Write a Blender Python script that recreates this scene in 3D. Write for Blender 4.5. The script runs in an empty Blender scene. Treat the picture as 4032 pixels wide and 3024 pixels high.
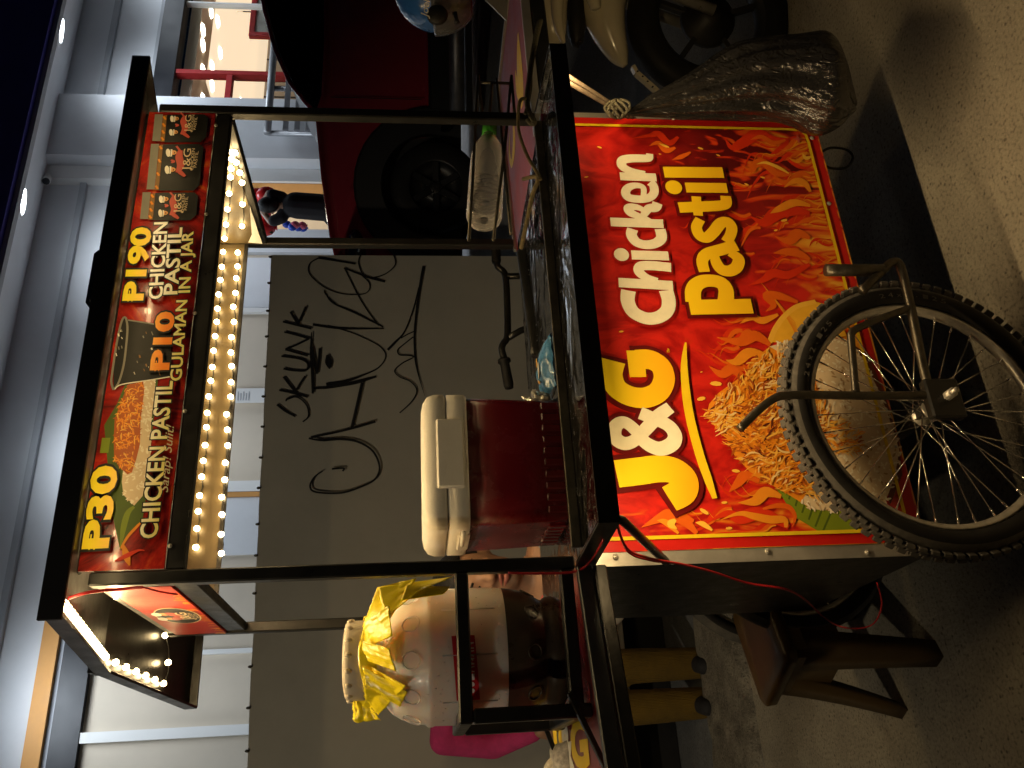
import bpy, math, random
from mathutils import Vector, Matrix, noise
R = random.Random(7)
S = bpy.context.scene
COL = S.collection
rad = math.radians
# ------------------------------------------------------------------ camera
CAM = Vector((-0.385, -1.6719, 1.3764))
YAW, PITCH, ROLL, FPX = -25.2249, -6.4044, -0.6479, 3400.35
def _basis():
    y, p, r = rad(YAW), rad(PITCH), rad(ROLL)
    f = Vector((-math.sin(y)*math.cos(p), math.cos(y)*math.cos(p), math.sin(p)))
    rt = Vector((math.cos(y), math.sin(y), 0)); up = rt.cross(f)
    return rt*math.cos(r)+up*math.sin(r), -rt*math.sin(r)+up*math.cos(r), f
RT, UP, FW = _basis()
cd = bpy.data.cameras.new('camera'); cam = bpy.data.objects.new('camera', cd); COL.objects.link(cam)
# the phone was held sideways: the picture's right is the world's down
m = Matrix((-UP, RT, -FW)).transposed().to_4x4(); m.translation = CAM
cam.matrix_world = m
cd.sensor_width = 36; cd.lens = FPX/4032*36; cd.clip_start = .05; cd.clip_end = 400
S.camera = cam
# ------------------------------------------------------------------ night sky, exposure
w = bpy.data.worlds.new('World'); S.world = w; w.use_nodes = True
nt = w.node_tree; bg = nt.nodes['Background']
sky = nt.nodes.new('ShaderNodeTexSky'); sky.sky_type = 'NISHITA'; sky.sun_disc = False
sky.sun_elevation = rad(1.5); sky.sun_rotation = rad(150); sky.ozone_density = 6
nt.links.new(sky.outputs[0], bg.inputs[0]); bg.inputs[1].default_value = 0.005
S.view_settings.view_transform = 'Standard'; S.view_settings.look = 'None'
S.view_settings.exposure = 0; S.view_settings.gamma = 1; S.view_settings.use_curve_mapping = False
# ------------------------------------------------------------------ helpers: survey rays
def ray(u, v): return FW + RT*((u-1512)/FPX) - UP*((v-2016)/FPX)
def aty(u, v, y): d = ray(u, v); return CAM + d*((y-CAM.y)/d.y)
def atx(u, v, x): d = ray(u, v); return CAM + d*((x-CAM.x)/d.x)
def atz(u, v, z): d = ray(u, v); return CAM + d*((z-CAM.z)/d.z)
def atd(u, v, t): return CAM + ray(u, v)*t
def Z(ox, oy, s): return lambda x, y: (3024-oy-y*s, ox+x*s)
# ------------------------------------------------------------------ helpers: materials
def setin(b, **k):
    for n, v in k.items(): b.inputs[n].default_value = v
MATS = {}
def mat(name, col, rough=.5, metal=0., var=.12, scale=12., bump=0., bscale=80., coat=0., emit=None, es=0., alpha=1., trans=0., spec=.5, dirt=0.):
    m = bpy.data.materials.new(name); m.use_nodes = True; t = m.node_tree; N = t.nodes; Lk = t.links
    b = N['Principled BSDF']
    c = (*col, 1)
    setin(b, **{'Base Color': c, 'Roughness': rough, 'Metallic': metal, 'Coat Weight': coat, 'Alpha': alpha, 'Transmission Weight': trans, 'Specular IOR Level': spec})
    tc = N.new('ShaderNodeTexCoord')
    if var:
        n1 = N.new('ShaderNodeTexNoise'); setin(n1, Scale=scale, Detail=6, Roughness=.65); Lk.new(tc.outputs['Object'], n1.inputs['Vector'])
        rp = N.new('ShaderNodeMapRange'); setin(rp, **{'From Min': .3, 'From Max': .7, 'To Min': 1-var, 'To Max': 1+var}); Lk.new(n1.outputs[0], rp.inputs[0])
        mx = N.new('ShaderNodeVectorMath'); mx.operation = 'SCALE'; mx.inputs[0].default_value = col; Lk.new(rp.outputs[0], mx.inputs['Scale'])
        src = mx.outputs[0]
        if dirt:
            n2 = N.new('ShaderNodeTexNoise'); setin(n2, Scale=scale*.35, Detail=8, Roughness=.75); Lk.new(tc.outputs['Object'], n2.inputs['Vector'])
            r2 = N.new('ShaderNodeMapRange'); setin(r2, **{'From Min': .5, 'From Max': .75, 'To Min': 0, 'To Max': dirt}); Lk.new(n2.outputs[0], r2.inputs[0])
            mm = N.new('ShaderNodeMix'); mm.data_type = 'RGBA'; mm.inputs[7].default_value = (.06, .05, .035, 1)
            Lk.new(r2.outputs[0], mm.inputs[0]); Lk.new(src, mm.inputs[6]); src = mm.outputs[2]
        Lk.new(src, b.inputs['Base Color'])
        r3 = N.new('ShaderNodeMapRange'); setin(r3, **{'From Min': .3, 'From Max': .7, 'To Min': max(.02, rough-.08), 'To Max': min(1, rough+.1)}); Lk.new(n1.outputs[0], r3.inputs[0]); Lk.new(r3.outputs[0], b.inputs['Roughness'])
    if bump:
        n3 = N.new('ShaderNodeTexNoise'); setin(n3, Scale=bscale, Detail=5); Lk.new(tc.outputs['Object'], n3.inputs['Vector'])
        bp = N.new('ShaderNodeBump'); setin(bp, Strength=bump, Distance=.01); Lk.new(n3.outputs[0], bp.inputs['Height']); Lk.new(bp.outputs[0], b.inputs['Normal'])
    if emit: setin(b, **{'Emission Color': (*emit, 1), 'Emission Strength': es})
    MATS[name] = m; return m
def grad_mat(name, c0, c1, axis, a, b_, rough=.4):
    """printed two-colour gradient along an object axis"""
    m = mat(name, c0, rough, var=0); t = m.node_tree; N = t.nodes; Lk = t.links
    tc = N.new('ShaderNodeTexCoord'); sp = N.new('ShaderNodeSeparateXYZ'); Lk.new(tc.outputs['Object'], sp.inputs[0])
    mr = N.new('ShaderNodeMapRange'); setin(mr, **{'From Min': a, 'From Max': b_}); Lk.new(sp.outputs[axis], mr.inputs[0])
    mx = N.new('ShaderNodeMix'); mx.data_type = 'RGBA'; mx.inputs[6].default_value = (*c0, 1); mx.inputs[7].default_value = (*c1, 1)
    Lk.new(mr.outputs[0], mx.inputs[0]); Lk.new(mx.outputs[2], N['Principled BSDF'].inputs['Base Color']); return m
def emis(name, col, s):
    m = bpy.data.materials.new(name); m.use_nodes = True; t = m.node_tree; t.nodes.remove(t.nodes['Principled BSDF'])
    e = t.nodes.new('ShaderNodeEmission'); e.inputs[0].default_value = (*col, 1); e.inputs[1].default_value = s
    t.links.new(e.outputs[0], t.nodes['Material Output'].inputs[0]); return m
# ------------------------------------------------------------------ helpers: meshes
class MB:
    def __init__(s): s.v = []; s.f = []; s.m = []; s.sm = []
    def add(s, vs, fs, mi=0, smooth=False):
        o = len(s.v); s.v += [tuple(p) for p in vs]
        for f in fs: s.f.append([i+o for i in f]); s.m.append(mi); s.sm.append(smooth)
        return s
    def box(s, a, b, mi=0, M=None):
        a = Vector(a); b = Vector(b)
        vs = [Vector((x, y, z)) for x in (a.x, b.x) for y in (a.y, b.y) for z in (a.z, b.z)]
        if M: vs = [M @ p for p in vs]
        return s.add(vs, [(0, 1, 3, 2), (4, 6, 7, 5), (0, 4, 5, 1), (2, 3, 7, 6), (0, 2, 6, 4), (1, 5, 7, 3)], mi)
    def rbox(s, a, b, r=.004, mi=0, M=None):
        """box with its edges chamfered by r"""
        a = Vector(a); b = Vector(b); vs = []; idx = {}
        for i in (0, 1):
            for j in (0, 1):
                for k in (0, 1):
                    for ax in (0, 1, 2):
                        p = Vector((b.x if i else a.x, b.y if j else a.y, b.z if k else a.z))
                        for q in range(3):
                            if q != ax: p[q] += -r if (i, j, k)[q] else r
                        idx[(i, j, k, ax)] = len(vs); vs.append(M @ p if M else p)
        fs = []
        for ax in range(3):
            o = [q for q in range(3) if q != ax]
            for sd in (0, 1):
                ring = []
                for c in ((0, 0), (1, 0), (1, 1), (0, 1)):
                    key = [0, 0, 0]; key[ax] = sd; key[o[0]] = c[0]; key[o[1]] = c[1]; ring.append(idx[(*key, ax)])
                fs.append(ring)
        for ax in range(3):
            o = [q for q in range(3) if q != ax]
            for c in ((0, 0), (0, 1), (1, 0), (1, 1)):
                k0 = [0, 0, 0]; k1 = [0, 0, 0]; k0[o[0]] = k1[o[0]] = c[0]; k0[o[1]] = k1[o[1]] = c[1]; k1[ax] = 1
                fs.append([idx[(*k0, o[0])], idx[(*k0, o[1])], idx[(*k1, o[1])], idx[(*k1, o[0])]])
        for i in (0, 1):
            for j in (0, 1):
                for k in (0, 1): fs.append([idx[(i, j, k, q)] for q in range(3)])
        return s.add(vs, fs, mi)
    def tube(s, pts, r, n=8, mi=0, cap=True, sm=True):
        pts = [Vector(p) for p in pts]; N = len(pts)
        rs = r if isinstance(r, (list, tuple)) else [r]*N
        vs = []; up = None
        for i, p in enumerate(pts):
            d = (pts[min(i+1, N-1)]-pts[max(i-1, 0)]).normalized()
            if up is None: up = d.orthogonal().normalized()
            up = (up - d*up.dot(d));
            if up.length < 1e-6: up = d.orthogonal()
            up.normalize(); b = d.cross(up)
            for k in range(n):
                a = 2*math.pi*k/n; vs.append(p+(up*math.cos(a)+b*math.sin(a))*rs[i])
        fs = [(i*n+k, i*n+(k+1) % n, (i+1)*n+(k+1) % n, (i+1)*n+k) for i in range(N-1) for k in range(n)]
        if cap: fs += [tuple(range(n))[::-1], tuple((N-1)*n+k for k in range(n))]
        return s.add(vs, fs, mi, sm)
    def bar(s, a, b, w, h=None, mi=0, up=(0, 0, 1)):
        a = Vector(a); b = Vector(b); h = h or w; d = (b-a).normalized(); u = Vector(up)
        if abs(d.dot(u)) > .98: u = Vector((0, 1, 0))
        x = d.cross(u).normalized(); u = x.cross(d)
        M = Matrix((x, d, u)).transposed().to_4x4(); M.translation = a
        return s.rbox((-w/2, 0, -h/2), (w/2, (b-a).length, h/2), min(w, h)*.12, mi, M)
    def lathe(s, prof, n=32, mi=0, M=None, sm=True, mif=None):
        vs = []
        for (r, z) in prof:
            for k in range(n):
                a = 2*math.pi*k/n; p = Vector((r*math.cos(a), r*math.sin(a), z)); vs.append(M @ p if M else p)
        o = len(s.v); s.v += [tuple(p) for p in vs]
        for i in range(len(prof)-1):
            for k in range(n):
                s.f.append([o+i*n+k, o+i*n+(k+1) % n, o+(i+1)*n+(k+1) % n, o+(i+1)*n+k]); s.m.append(mif(i) if mif else mi); s.sm.append(sm)
        return s
    def ell(s, c, r, n=16, mi=0, M=None):
        vs = []; fs = []; h = n//2
        for i in range(h+1):
            t = math.pi*i/h
            for k in range(n):
                a = 2*math.pi*k/n
                p = Vector((r[0]*math.sin(t)*math.cos(a), r[1]*math.sin(t)*math.sin(a), r[2]*math.cos(t)))
                if M: p = M @ p
                vs.append(p+Vector(c))
        for i in range(h):
            for k in range(n): fs.append((i*n+k, (i+1)*n+k, (i+1)*n+(k+1) % n, i*n+(k+1) % n))
        return s.add(vs, fs, mi, True)
    def grid(s, P, nu, nv, mi=0, sm=True):
        vs = [P(i/nu, j/nv) for i in range(nu+1) for j in range(nv+1)]
        fs = [(i*(nv+1)+j, (i+1)*(nv+1)+j, (i+1)*(nv+1)+j+1, i*(nv+1)+j+1) for i in range(nu) for j in range(nv)]
        return s.add(vs, fs, mi, sm)
    def build(s, name, mats, parent=None, solid=0, sub=0, label=None):
        me = bpy.data.meshes.new(name); me.from_pydata(s.v, [], s.f)
        for q in (mats if isinstance(mats, (list, tuple)) else [mats]): me.materials.append(q)
        me.polygons.foreach_set('material_index', s.m); me.polygons.foreach_set('use_smooth', s.sm); me.update()
        o = bpy.data.objects.new(name, me); COL.objects.link(o)
        if parent is not None:
            o.parent = parent; o.matrix_parent_inverse = Matrix.Translation(-Vector(parent.get('base', (0, 0, 0))))
        if solid:
            md = o.modifiers.new('thickness', 'SOLIDIFY'); md.thickness = solid; md.offset = 0
        if sub:
            md = o.modifiers.new('smooth', 'SUBSURF'); md.levels = sub; md.render_levels = sub
        if label: o['label'] = label
        return o
def thing(name, label, cat, base=(0, 0, 0), group=None):
    o = bpy.data.objects.new(name, None); COL.objects.link(o); o.location = base; o['base'] = tuple(base); o.empty_display_size = .1
    o['label'] = label; o['category'] = cat
    if group: o['group'] = group
    return o
def tag(o, label, cat, group=None):
    o['label'] = label; o['category'] = cat
    if group: o['group'] = group
    return o
def struct(o): o['kind'] = 'structure'; return o
def spline(pts, k=6, closed=False):
    """Catmull-Rom through the points (any dimension, tuples)"""
    n = len(pts); out = []
    if n < 3: return [tuple(p) for p in pts]
    g = lambda i: pts[i % n] if closed else pts[max(0, min(n-1, i))]
    for i in range(n if closed else n-1):
        a, b, c, d = g(i-1), g(i), g(i+1), g(i+2)
        for j in range(k):
            t = j/k
            out.append(tuple(.5*(2*q+(r_-p)*t+(2*p-5*q+4*r_-s_)*t*t+(3*q-p-3*r_+s_)*t**3) for p, q, r_, s_ in zip(a, b, c, d)))
    if not closed: out.append(tuple(pts[-1]))
    return out
class Plane:
    """a print surface: origin o, right x, up y (unit vectors), n towards the viewer; px maps photo survey points onto it"""
    def __init__(s, o, x, y): s.o = Vector(o); s.x = Vector(x).normalized(); s.y = Vector(y).normalized(); s.n = s.x.cross(s.y)
    def px(s, u, v):
        d = ray(u, v); t = (s.o-CAM).dot(s.n)/d.dot(s.n); p = CAM+d*t-s.o; return (p.dot(s.x), p.dot(s.y))
    def w(s, p, off=0.): return s.o+s.x*p[0]+s.y*p[1]+s.n*off
STEP = 6e-6
def ribbon(mb, pl, pts, width, off, mi=0, k=6, smooth=True):
    """brush stroke lying on a plane; width is a number or one per point"""
    ws = list(width) if isinstance(width, (list, tuple)) else [width]*len(pts)
    q = spline([(*p, w_) for p, w_ in zip(pts, ws)], k) if smooth and len(pts) > 2 else [(*p, w_) for p, w_ in zip(pts, ws)]
    vs = []
    for i, (x, y, w_) in enumerate(q):
        a = q[max(i-1, 0)]; b = q[min(i+1, len(q)-1)]; dx, dy = b[0]-a[0], b[1]-a[1]; l = math.hypot(dx, dy) or 1
        nx, ny = -dy/l*w_/2, dx/l*w_/2; f = off+i*STEP
        vs += [pl.w((x+nx, y+ny), f), pl.w((x-nx, y-ny), f)]
    mb.add(vs, [(2*i, 2*i+1, 2*i+3, 2*i+2) for i in range(len(q)-1)], mi)
def poly(mb, pl, pts, off, mi=0): mb.add([pl.w(p, off) for p in pts], [list(range(len(pts)))], mi)
def disc(mb, pl, c, rx, ry, off, mi=0, n=18, rot=0.):
    cr, sr = math.cos(rot), math.sin(rot)
    poly(mb, pl, [(c[0]+rx*math.cos(a)*cr-ry*math.sin(a)*sr, c[1]+rx*math.cos(a)*sr+ry*math.sin(a)*cr) for a in [2*math.pi*i/n for i in range(n)]], off, mi)
def text_into(mb, pl, txt, p0, p1, h, off, mi=0, bold=.0, shear=0., grow=0.):
    """lettering from baseline point p0 to p1 with cap height h"""
    cu = bpy.data.curves.new('lettering', 'FONT'); cu.body = txt; cu.size = 1; cu.offset = bold+grow; cu.shear = shear; cu.resolution_u = 3
    o = bpy.data.objects.new('lettering', cu); COL.objects.link(o)
    dg = bpy.context.evaluated_depsgraph_get(); me = bpy.data.meshes.new_from_object(o.evaluated_get(dg))
    vs = [v.co.copy() for v in me.vertices]; fs = [list(p.vertices) for p in me.polygons]
    bpy.data.objects.remove(o); bpy.data.curves.remove(cu); bpy.data.meshes.remove(me)
    if not vs: return
    x0 = min(v.x for v in vs)+grow; x1 = max(v.x for v in vs)-grow
    a = Vector(p0); b = Vector(p1); L_ = (b-a).length; ex = (b-a)/L_; ey = Vector((-ex.y, ex.x)); sx = L_/(x1-x0); sy = h/.70
    out = [pl.w(tuple(a+ex*((v.x-x0)*sx)+ey*(v.y*sy)), off) for v in vs]
    mb.add(out, fs, mi)
def skinlike(name, mb, mt, parent, vox=.008, it=4):
    o = mb.build(name, mt, parent)
    md = o.modifiers.new('one surface', 'REMESH'); md.mode = 'VOXEL'; md.voxel_size = vox; md.use_smooth_shade = True
    m2 = o.modifiers.new('soften', 'SMOOTH'); m2.factor = .5; m2.iterations = it
    return o
def area(name, loc, target, sx, sy, power, col, parent=None):
    l = bpy.data.lights.new(name, 'AREA'); l.shape = 'RECTANGLE'; l.size = sx; l.size_y = sy; l.energy = power; l.color = col
    o = bpy.data.objects.new(name, l); COL.objects.link(o); o.location = loc
    o.rotation_euler = (Vector(target)-Vector(loc)).to_track_quat('-Z', 'Y').to_euler(); return o
def spot(name, loc, target, power, col, ang=100, blend=.6, size=.05):
    l = bpy.data.lights.new(name, 'SPOT'); l.energy = power; l.color = col; l.spot_size = rad(ang); l.spot_blend = blend; l.shadow_soft_size = size
    o = bpy.data.objects.new(name, l); COL.objects.link(o); o.location = loc
    o.rotation_euler = (Vector(target)-Vector(loc)).to_track_quat('-Z', 'Y').to_euler(); return o
# ------------------------------------------------------------------ materials
M_ = MATS
WARM = (1., .70, .33); COOL = (.82, .91, 1.)
mat('black_paint', (.012, .012, .011), .34, var=.25, scale=18, bump=.05, bscale=60)
mat('black_flat', (.010, .010, .010), .6, var=.2)
mat('worn_steel', (.095, .085, .065), .38, .85, var=.3, scale=30, bump=.08, dirt=.5)
mat('aluminium', (.62, .60, .55), .38, .75, var=.10, scale=14, bump=.03, bscale=40, dirt=.25)
mat('chrome', (.75, .74, .70), .12, 1., var=.08, scale=40)
mat('chrome_dull', (.50, .475, .41), .36, .5, var=.2, scale=50, dirt=.3)
mat('rust', (.06, .043, .028), .7, .3, var=.35, scale=60, bump=.2)
mat('rubber', (.012, .0115, .011), .6, var=.3, scale=40, bump=.1, spec=.22)
mat('rubber_tread', (.070, .065, .055), .85, var=.35, scale=45, bump=.15)
mat('plywood', (.30, .26, .16), .5, var=.12, scale=8)
mat('back_lining', (.095, .068, .028), .45, var=.14, scale=9, bump=.03)
mat('kiosk_grey', (.46, .445, .38), .42, .0, var=.06, scale=2.2, bump=.02, bscale=6, dirt=.12)
mat('marker_black', (.012, .012, .013), .5, var=.2)
mat('cooler_red', (.09, .004, .006), .24, var=.08, bump=.02, bscale=200)
mat('cooler_white', (.82, .78, .68), .45, var=.05, bump=.08, bscale=220)
mat('plastic_white', (.74, .70, .60), .42, var=.05)
mat('skin', (.45, .25, .155), .5, var=.08, scale=20)
mat('hair', (.012, .010, .009), .55, var=.3, scale=60, bump=.4, bscale=120)
mat('lip', (.33, .11, .085), .45, var=.05)
mat('mustard_cloth', (.30, .19, .035), .85, var=.15, scale=25, bump=.35, bscale=55)
mat('pink_cloth', (.62, .05, .20), .9, var=.15, scale=20, bump=.3, bscale=120)
mat('dark_cloth', (.02, .02, .024), .85, var=.2, bump=.3)
mat('yellow_plastic', (.95, .76, .02), .30, var=.06, scale=14, bump=.10, bscale=25)
mat('rope', (.17, .13, .06), .85, var=.3, scale=90, bump=.6, bscale=200)
mat('rope_dark', (.05, .045, .025), .85, var=.3, scale=90, bump=.6, bscale=200)
mat('red_wire', (.45, .015, .02), .4, var=.1)
mat('stool_plastic', (.075, .042, .011), .38, var=.1, bump=.03)
mat('car_red', (.34, .028, .045), .18, .0, var=.06, coat=1.)
mat('car_glass', (.006, .007, .007), .08, var=0, spec=.12)
mat('car_black', (.012, .012, .012), .55, var=.2)
mat('silver_bar', (.20, .20, .21), .42, .8, var=.2)
mat('moto_cream', (.66, .60, .42), .20, var=.05, coat=.7)
mat('moto_grey', (.30, .29, .26), .35, .5, var=.1)
mat('helmet_blue', (.03, .13, .46), .25, var=.15, scale=9, coat=.35)
mat('visor', (.05, .055, .06), .08, var=0, coat=.5)
mat('wall_pale', (.70, .72, .75), .75, var=.05, scale=1.4, bump=.06, bscale=14, dirt=.10)
mat('wall_trim', (.42, .44, .47), .7, var=.06, scale=2)
mat('wall_beige', (.62, .54, .43), .75, var=.06, scale=1.6, bump=.05, bscale=12)
mat('wall_white', (.80, .80, .78), .7, var=.03, scale=3)
mat('band_black', (.012, .013, .017), .4, var=.2, scale=3)
mat('fascia_navy', (.12, .12, .55), .5, var=.1, scale=2)
mat('band_orange', (.62, .30, .08), .6, var=.08, scale=3)
mat('ceiling_peach', (.85, .66, .47), .8, var=.04, scale=1)
mat('mullion_red', (.33, .02, .02), .45, var=.1)
mat('rail_grey', (.34, .35, .37), .4, .5, var=.1)
mat('store_floor', (.30, .25, .20), .3, var=.1, scale=2)
mat('store_grey', (.33, .30, .27), .6, var=.15, scale=3)
mat('glossy_red', (.65, .03, .025), .3, var=.05)
mat('balloon_blue', (.02, .08, .6), .25, var=.05)
mat('balloon_red', (.75, .03, .03), .25, var=.05)
mat('balloon_pink', (.75, .15, .25), .25, var=.05)
def glass(name, tint=(1, 1, 1), rough=.0, ior=1.1):
    m = mat(name, tint, rough, var=0, trans=1.); m.node_tree.nodes['Principled BSDF'].inputs['IOR'].default_value = ior; return m
glass('shop_glass', (.93, .95, .93), 0, 1.02)
def bag_mat():
    m = mat('bag_black', (.014, .0135, .013), .17, var=0); t = m.node_tree; N = t.nodes; b = N['Principled BSDF']; setin(b, **{'Specular IOR Level': .8})
    tc = N.new('ShaderNodeTexCoord'); mp = N.new('ShaderNodeMapping'); mp.inputs['Scale'].default_value = (24, 24, 9)
    n = N.new('ShaderNodeTexVoronoi'); n.feature = 'SMOOTH_F1'; setin(n, Scale=1.0, Smoothness=.35); bp = N.new('ShaderNodeBump'); setin(bp, Strength=.6, Distance=.016)
    n2 = N.new('ShaderNodeTexNoise'); setin(n2, Scale=2.2, Detail=3, Distortion=1.5); ad = N.new('ShaderNodeVectorMath'); ad.operation = 'ADD'
    t.links.new(tc.outputs['Object'], mp.inputs[0]); t.links.new(mp.outputs[0], n2.inputs['Vector']); t.links.new(mp.outputs[0], ad.inputs[0]); t.links.new(n2.outputs['Color'], ad.inputs[1]); t.links.new(ad.outputs[0], n.inputs['Vector']); t.links.new(n.outputs[0], bp.inputs['Height']); t.links.new(bp.outputs[0], b.inputs['Normal'])
bag_mat()
def steel_tray():
    m = mat('stainless', (.62, .62, .60), .10, 1., var=0); t = m.node_tree; N = t.nodes; b = N['Principled BSDF']
    tc = N.new('ShaderNodeTexCoord'); n = N.new('ShaderNodeTexNoise'); setin(n, Scale=5, Detail=2, Distortion=.8); bp = N.new('ShaderNodeBump'); setin(bp, Strength=.28, Distance=.05)
    n2 = N.new('ShaderNodeTexNoise'); setin(n2, Scale=26, Detail=9, Roughness=.7, Distortion=2.5); mr = N.new('ShaderNodeMapRange'); setin(mr, **{'From Min': .45, 'From Max': .75, 'To Min': .06, 'To Max': .4})
    t.links.new(tc.outputs['Object'], n.inputs['Vector']); t.links.new(tc.outputs['Object'], n2.inputs['Vector']); t.links.new(n.outputs[0], bp.inputs['Height']); t.links.new(bp.outputs[0], b.inputs['Normal']); t.links.new(n2.outputs[0], mr.inputs[0]); t.links.new(mr.outputs[0], b.inputs['Roughness'])
steel_tray()
def concrete(name, base, dark, agg=1., tint=(.16, .13, .085), mott=.70, bmp=.75):
    m = mat(name, base, .85, var=0); t = m.node_tree; N = t.nodes; Lk = t.links; b = N['Principled BSDF']
    tc = N.new('ShaderNodeTexCoord'); co = tc.outputs['Object']
    def nz(s, d=6, r=.65, dist=0): n = N.new('ShaderNodeTexNoise'); setin(n, Scale=s, Detail=d, Roughness=r, Distortion=dist); Lk.new(co, n.inputs['Vector']); return n.outputs[0]
    def ramp(x, a, c, lo=0., hi=1.): r = N.new('ShaderNodeMapRange'); setin(r, **{'From Min': a, 'From Max': c, 'To Min': lo, 'To Max': hi}); Lk.new(x, r.inputs[0]); return r.outputs[0]
    def mix(f, a, c):
        x = N.new('ShaderNodeMix'); x.data_type = 'RGBA'; Lk.new(f, x.inputs[0])
        for q, i in ((a, 6), (c, 7)):
            if isinstance(q, tuple): x.inputs[i].default_value = (*q, 1)
            else: Lk.new(q, x.inputs[i])
        return x.outputs[2]
    c = mix(ramp(nz(1.1, 8), .35, .7), base, tuple(.62*q for q in base))
    c = mix(ramp(nz(9, 8, .7), .38, .66), c, tuple(mott*q for q in base))
    c = mix(ramp(nz(.7, 5, .6, 1.), .5, .68, 0, .75), c, tint)
    vo = N.new('ShaderNodeTexVoronoi'); setin(vo, Scale=75, Randomness=1.); Lk.new(co, vo.inputs['Vector'])
    pick = N.new('ShaderNodeSeparateColor'); Lk.new(vo.outputs['Color'], pick.inputs[0])
    stones = N.new('ShaderNodeMath'); stones.operation = 'MULTIPLY'; Lk.new(ramp(vo.outputs['Distance'], .34, .26), stones.inputs[0]); Lk.new(ramp(pick.outputs[0],   .86, .9, 0, .75*agg), stones.inputs[1])
    c = mix(stones.outputs[0], c, dark)
    fine = nz(105, 4, .85); c = mix(ramp(fine, .51, .62, 0, .82), c, dark)
    c = mix(ramp(nz(210, 2, .8), .60, .68, 0, .7), c, tuple(min(1, 1.6*q) for q in base))
    Lk.new(c, b.inputs['Base Color'])
    ad = N.new('ShaderNodeMath'); ad.operation = 'ADD'; Lk.new(fine, ad.inputs[0]); Lk.new(ramp(nz(26, 8, .75), 0, 1, 0, 1.6), ad.inputs[1])
    bp = N.new('ShaderNodeBump'); setin(bp, Strength=bmp, Distance=.006 if bmp < .9 else .02); Lk.new(ad.outputs[0], bp.inputs['Height']); Lk.new(bp.outputs[0], b.inputs['Normal'])
    return m
concrete('road_concrete', (.47, .43, .335), (.07, .062, .05))
concrete('kerb_concrete', (.62, .57, .46), (.05, .045, .04), mott=.28, bmp=1.)
concrete('lot_concrete', (.24, .25, .26), (.05, .055, .06), .4, (.09, .10, .12))
# ------------------------------------------------------------------ ground
def gh(x, y):
    sx = min(1, max(0, (x-2.7)/.7)); sx = sx*sx*(3-2*sx); sy = min(1, max(0, (y-2.25)/1.6)); sy = sy*sy*(3-2*sy)
    return .83*sx*sy
mb = MB(); mb.grid(lambda a, c: (-14+40*a, -6+8.0*c, 0.0), 60, 20, 0)
struct(mb.build('road', M_['road_concrete']))
mb = MB()   # rough kerb apron
def apron(a, c):
    x = -14+17.2*a; y = 2.0+.55*c; n_ = noise.noise((x*3.1, y*9, 2)); n2 = noise.noise((x*14, y*14, 5))
    e = 1 if c > .02 else 0
    return (x, y+(0 if e else .012*noise.noise((x*4, 3, 1))), .035*e+.018*n_*e+.010*n2*e-(.02 if not e else 0))
mb.grid(apron, 260, 14, 0); struct(mb.build('kerb', M_['kerb_concrete']))
mb = MB(); mb.grid(lambda a, c: (-14+40*a, 1.99+12*c, gh(-14+40*a, 1.99+12*c)-.004), 160, 60, 0)
struct(mb.build('parking_lot', M_['lot_concrete']))
mb = MB(); mb.grid(lambda a, c: (-60+140*a, -60+160*c, -.05), 4, 4); struct(mb.build('ground', M_['road_concrete']))
# ------------------------------------------------------------------ added lamp out of view, put in to light the kiosk and left ground
lp = thing('added_lamp', 'added grey pole lamp out of view, lighting the kiosk and left ground', 'fill lamp', (-5.2, -3.6, 0))
mb = MB(); mb.tube([(-5.2, -3.6, 0), (-5.2, -3.6, 4.6), (-5.1, -3.5, 5.05), (-4.5, -3.1, 5.25)], [.08, .06, .045, .04], 12); mb.build('pole', M_['rail_grey'], lp)
mb = MB(); mb.rbox((-4.62, -3.2, 5.22), (-4.14, -2.94, 5.32), .03); mb.build('lamp_head', M_['rail_grey'], lp)
spot('kiosk_fill_light', (-4.35, -3.05, 5.18), (.30, 2.9, 1.25), 520, (1., .84, .60), 42, .8, .10)
# ------------------------------------------------------------------ shop building
YF = 7.5
bld = thing('shop_building', 'pale shop building behind the car with lit glass front and downlights under its eave', 'building', (4, YF, .83))
ZH0, ZH1 = 4.56, 4.82
xa0, xb0 = aty(2415, 1000, 7.1).x, aty(2650, 1000, 7.1).x                       # the column
xd0, xd1 = 6.08, 6.82                       # the doorway
mb = MB(); mb.box((-8, YF, ZH1), (18, YF+.25, 6.1)); mb.build('upper_wall', M_['wall_pale'], bld)
mb = MB(); mb.box((-8, YF-.06, 5.42), (xa0-.02, YF+.01, 5.49)); mb.box((xb0+.02, YF-.06, 5.42), (18, YF+.01, 5.49)); mb.box((-8, YF-.03, ZH1+.002), (18, YF, ZH1+.05)); mb.build('ledge', M_['wall_trim'], bld)
mb = MB(); mb.box((xa0, YF-.34, .6), (xb0, YF+.3, 6.1)); mb.build('column', M_['wall_pale'], bld)
mb = MB(); mb.box((xa0-.2, YF-.14, .6), (xa0-.005, YF+.2, 6.08)); mb.build('column_edge', M_['wall_white'], bld)
mb = MB(); mb.box((-8, YF-.05, ZH0), (xa0-.21, YF+.2, ZH1)); mb.box((xb0+.005, YF-.05, ZH0), (18, YF+.2, ZH1)); mb.build('header_band', M_['band_black'], bld)
mb = MB(); mb.box((-8, YF-.08, ZH1+.051), (1.9, YF, ZH1+.21)); mb.build('orange_trim', M_['band_orange'], bld)
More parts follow.
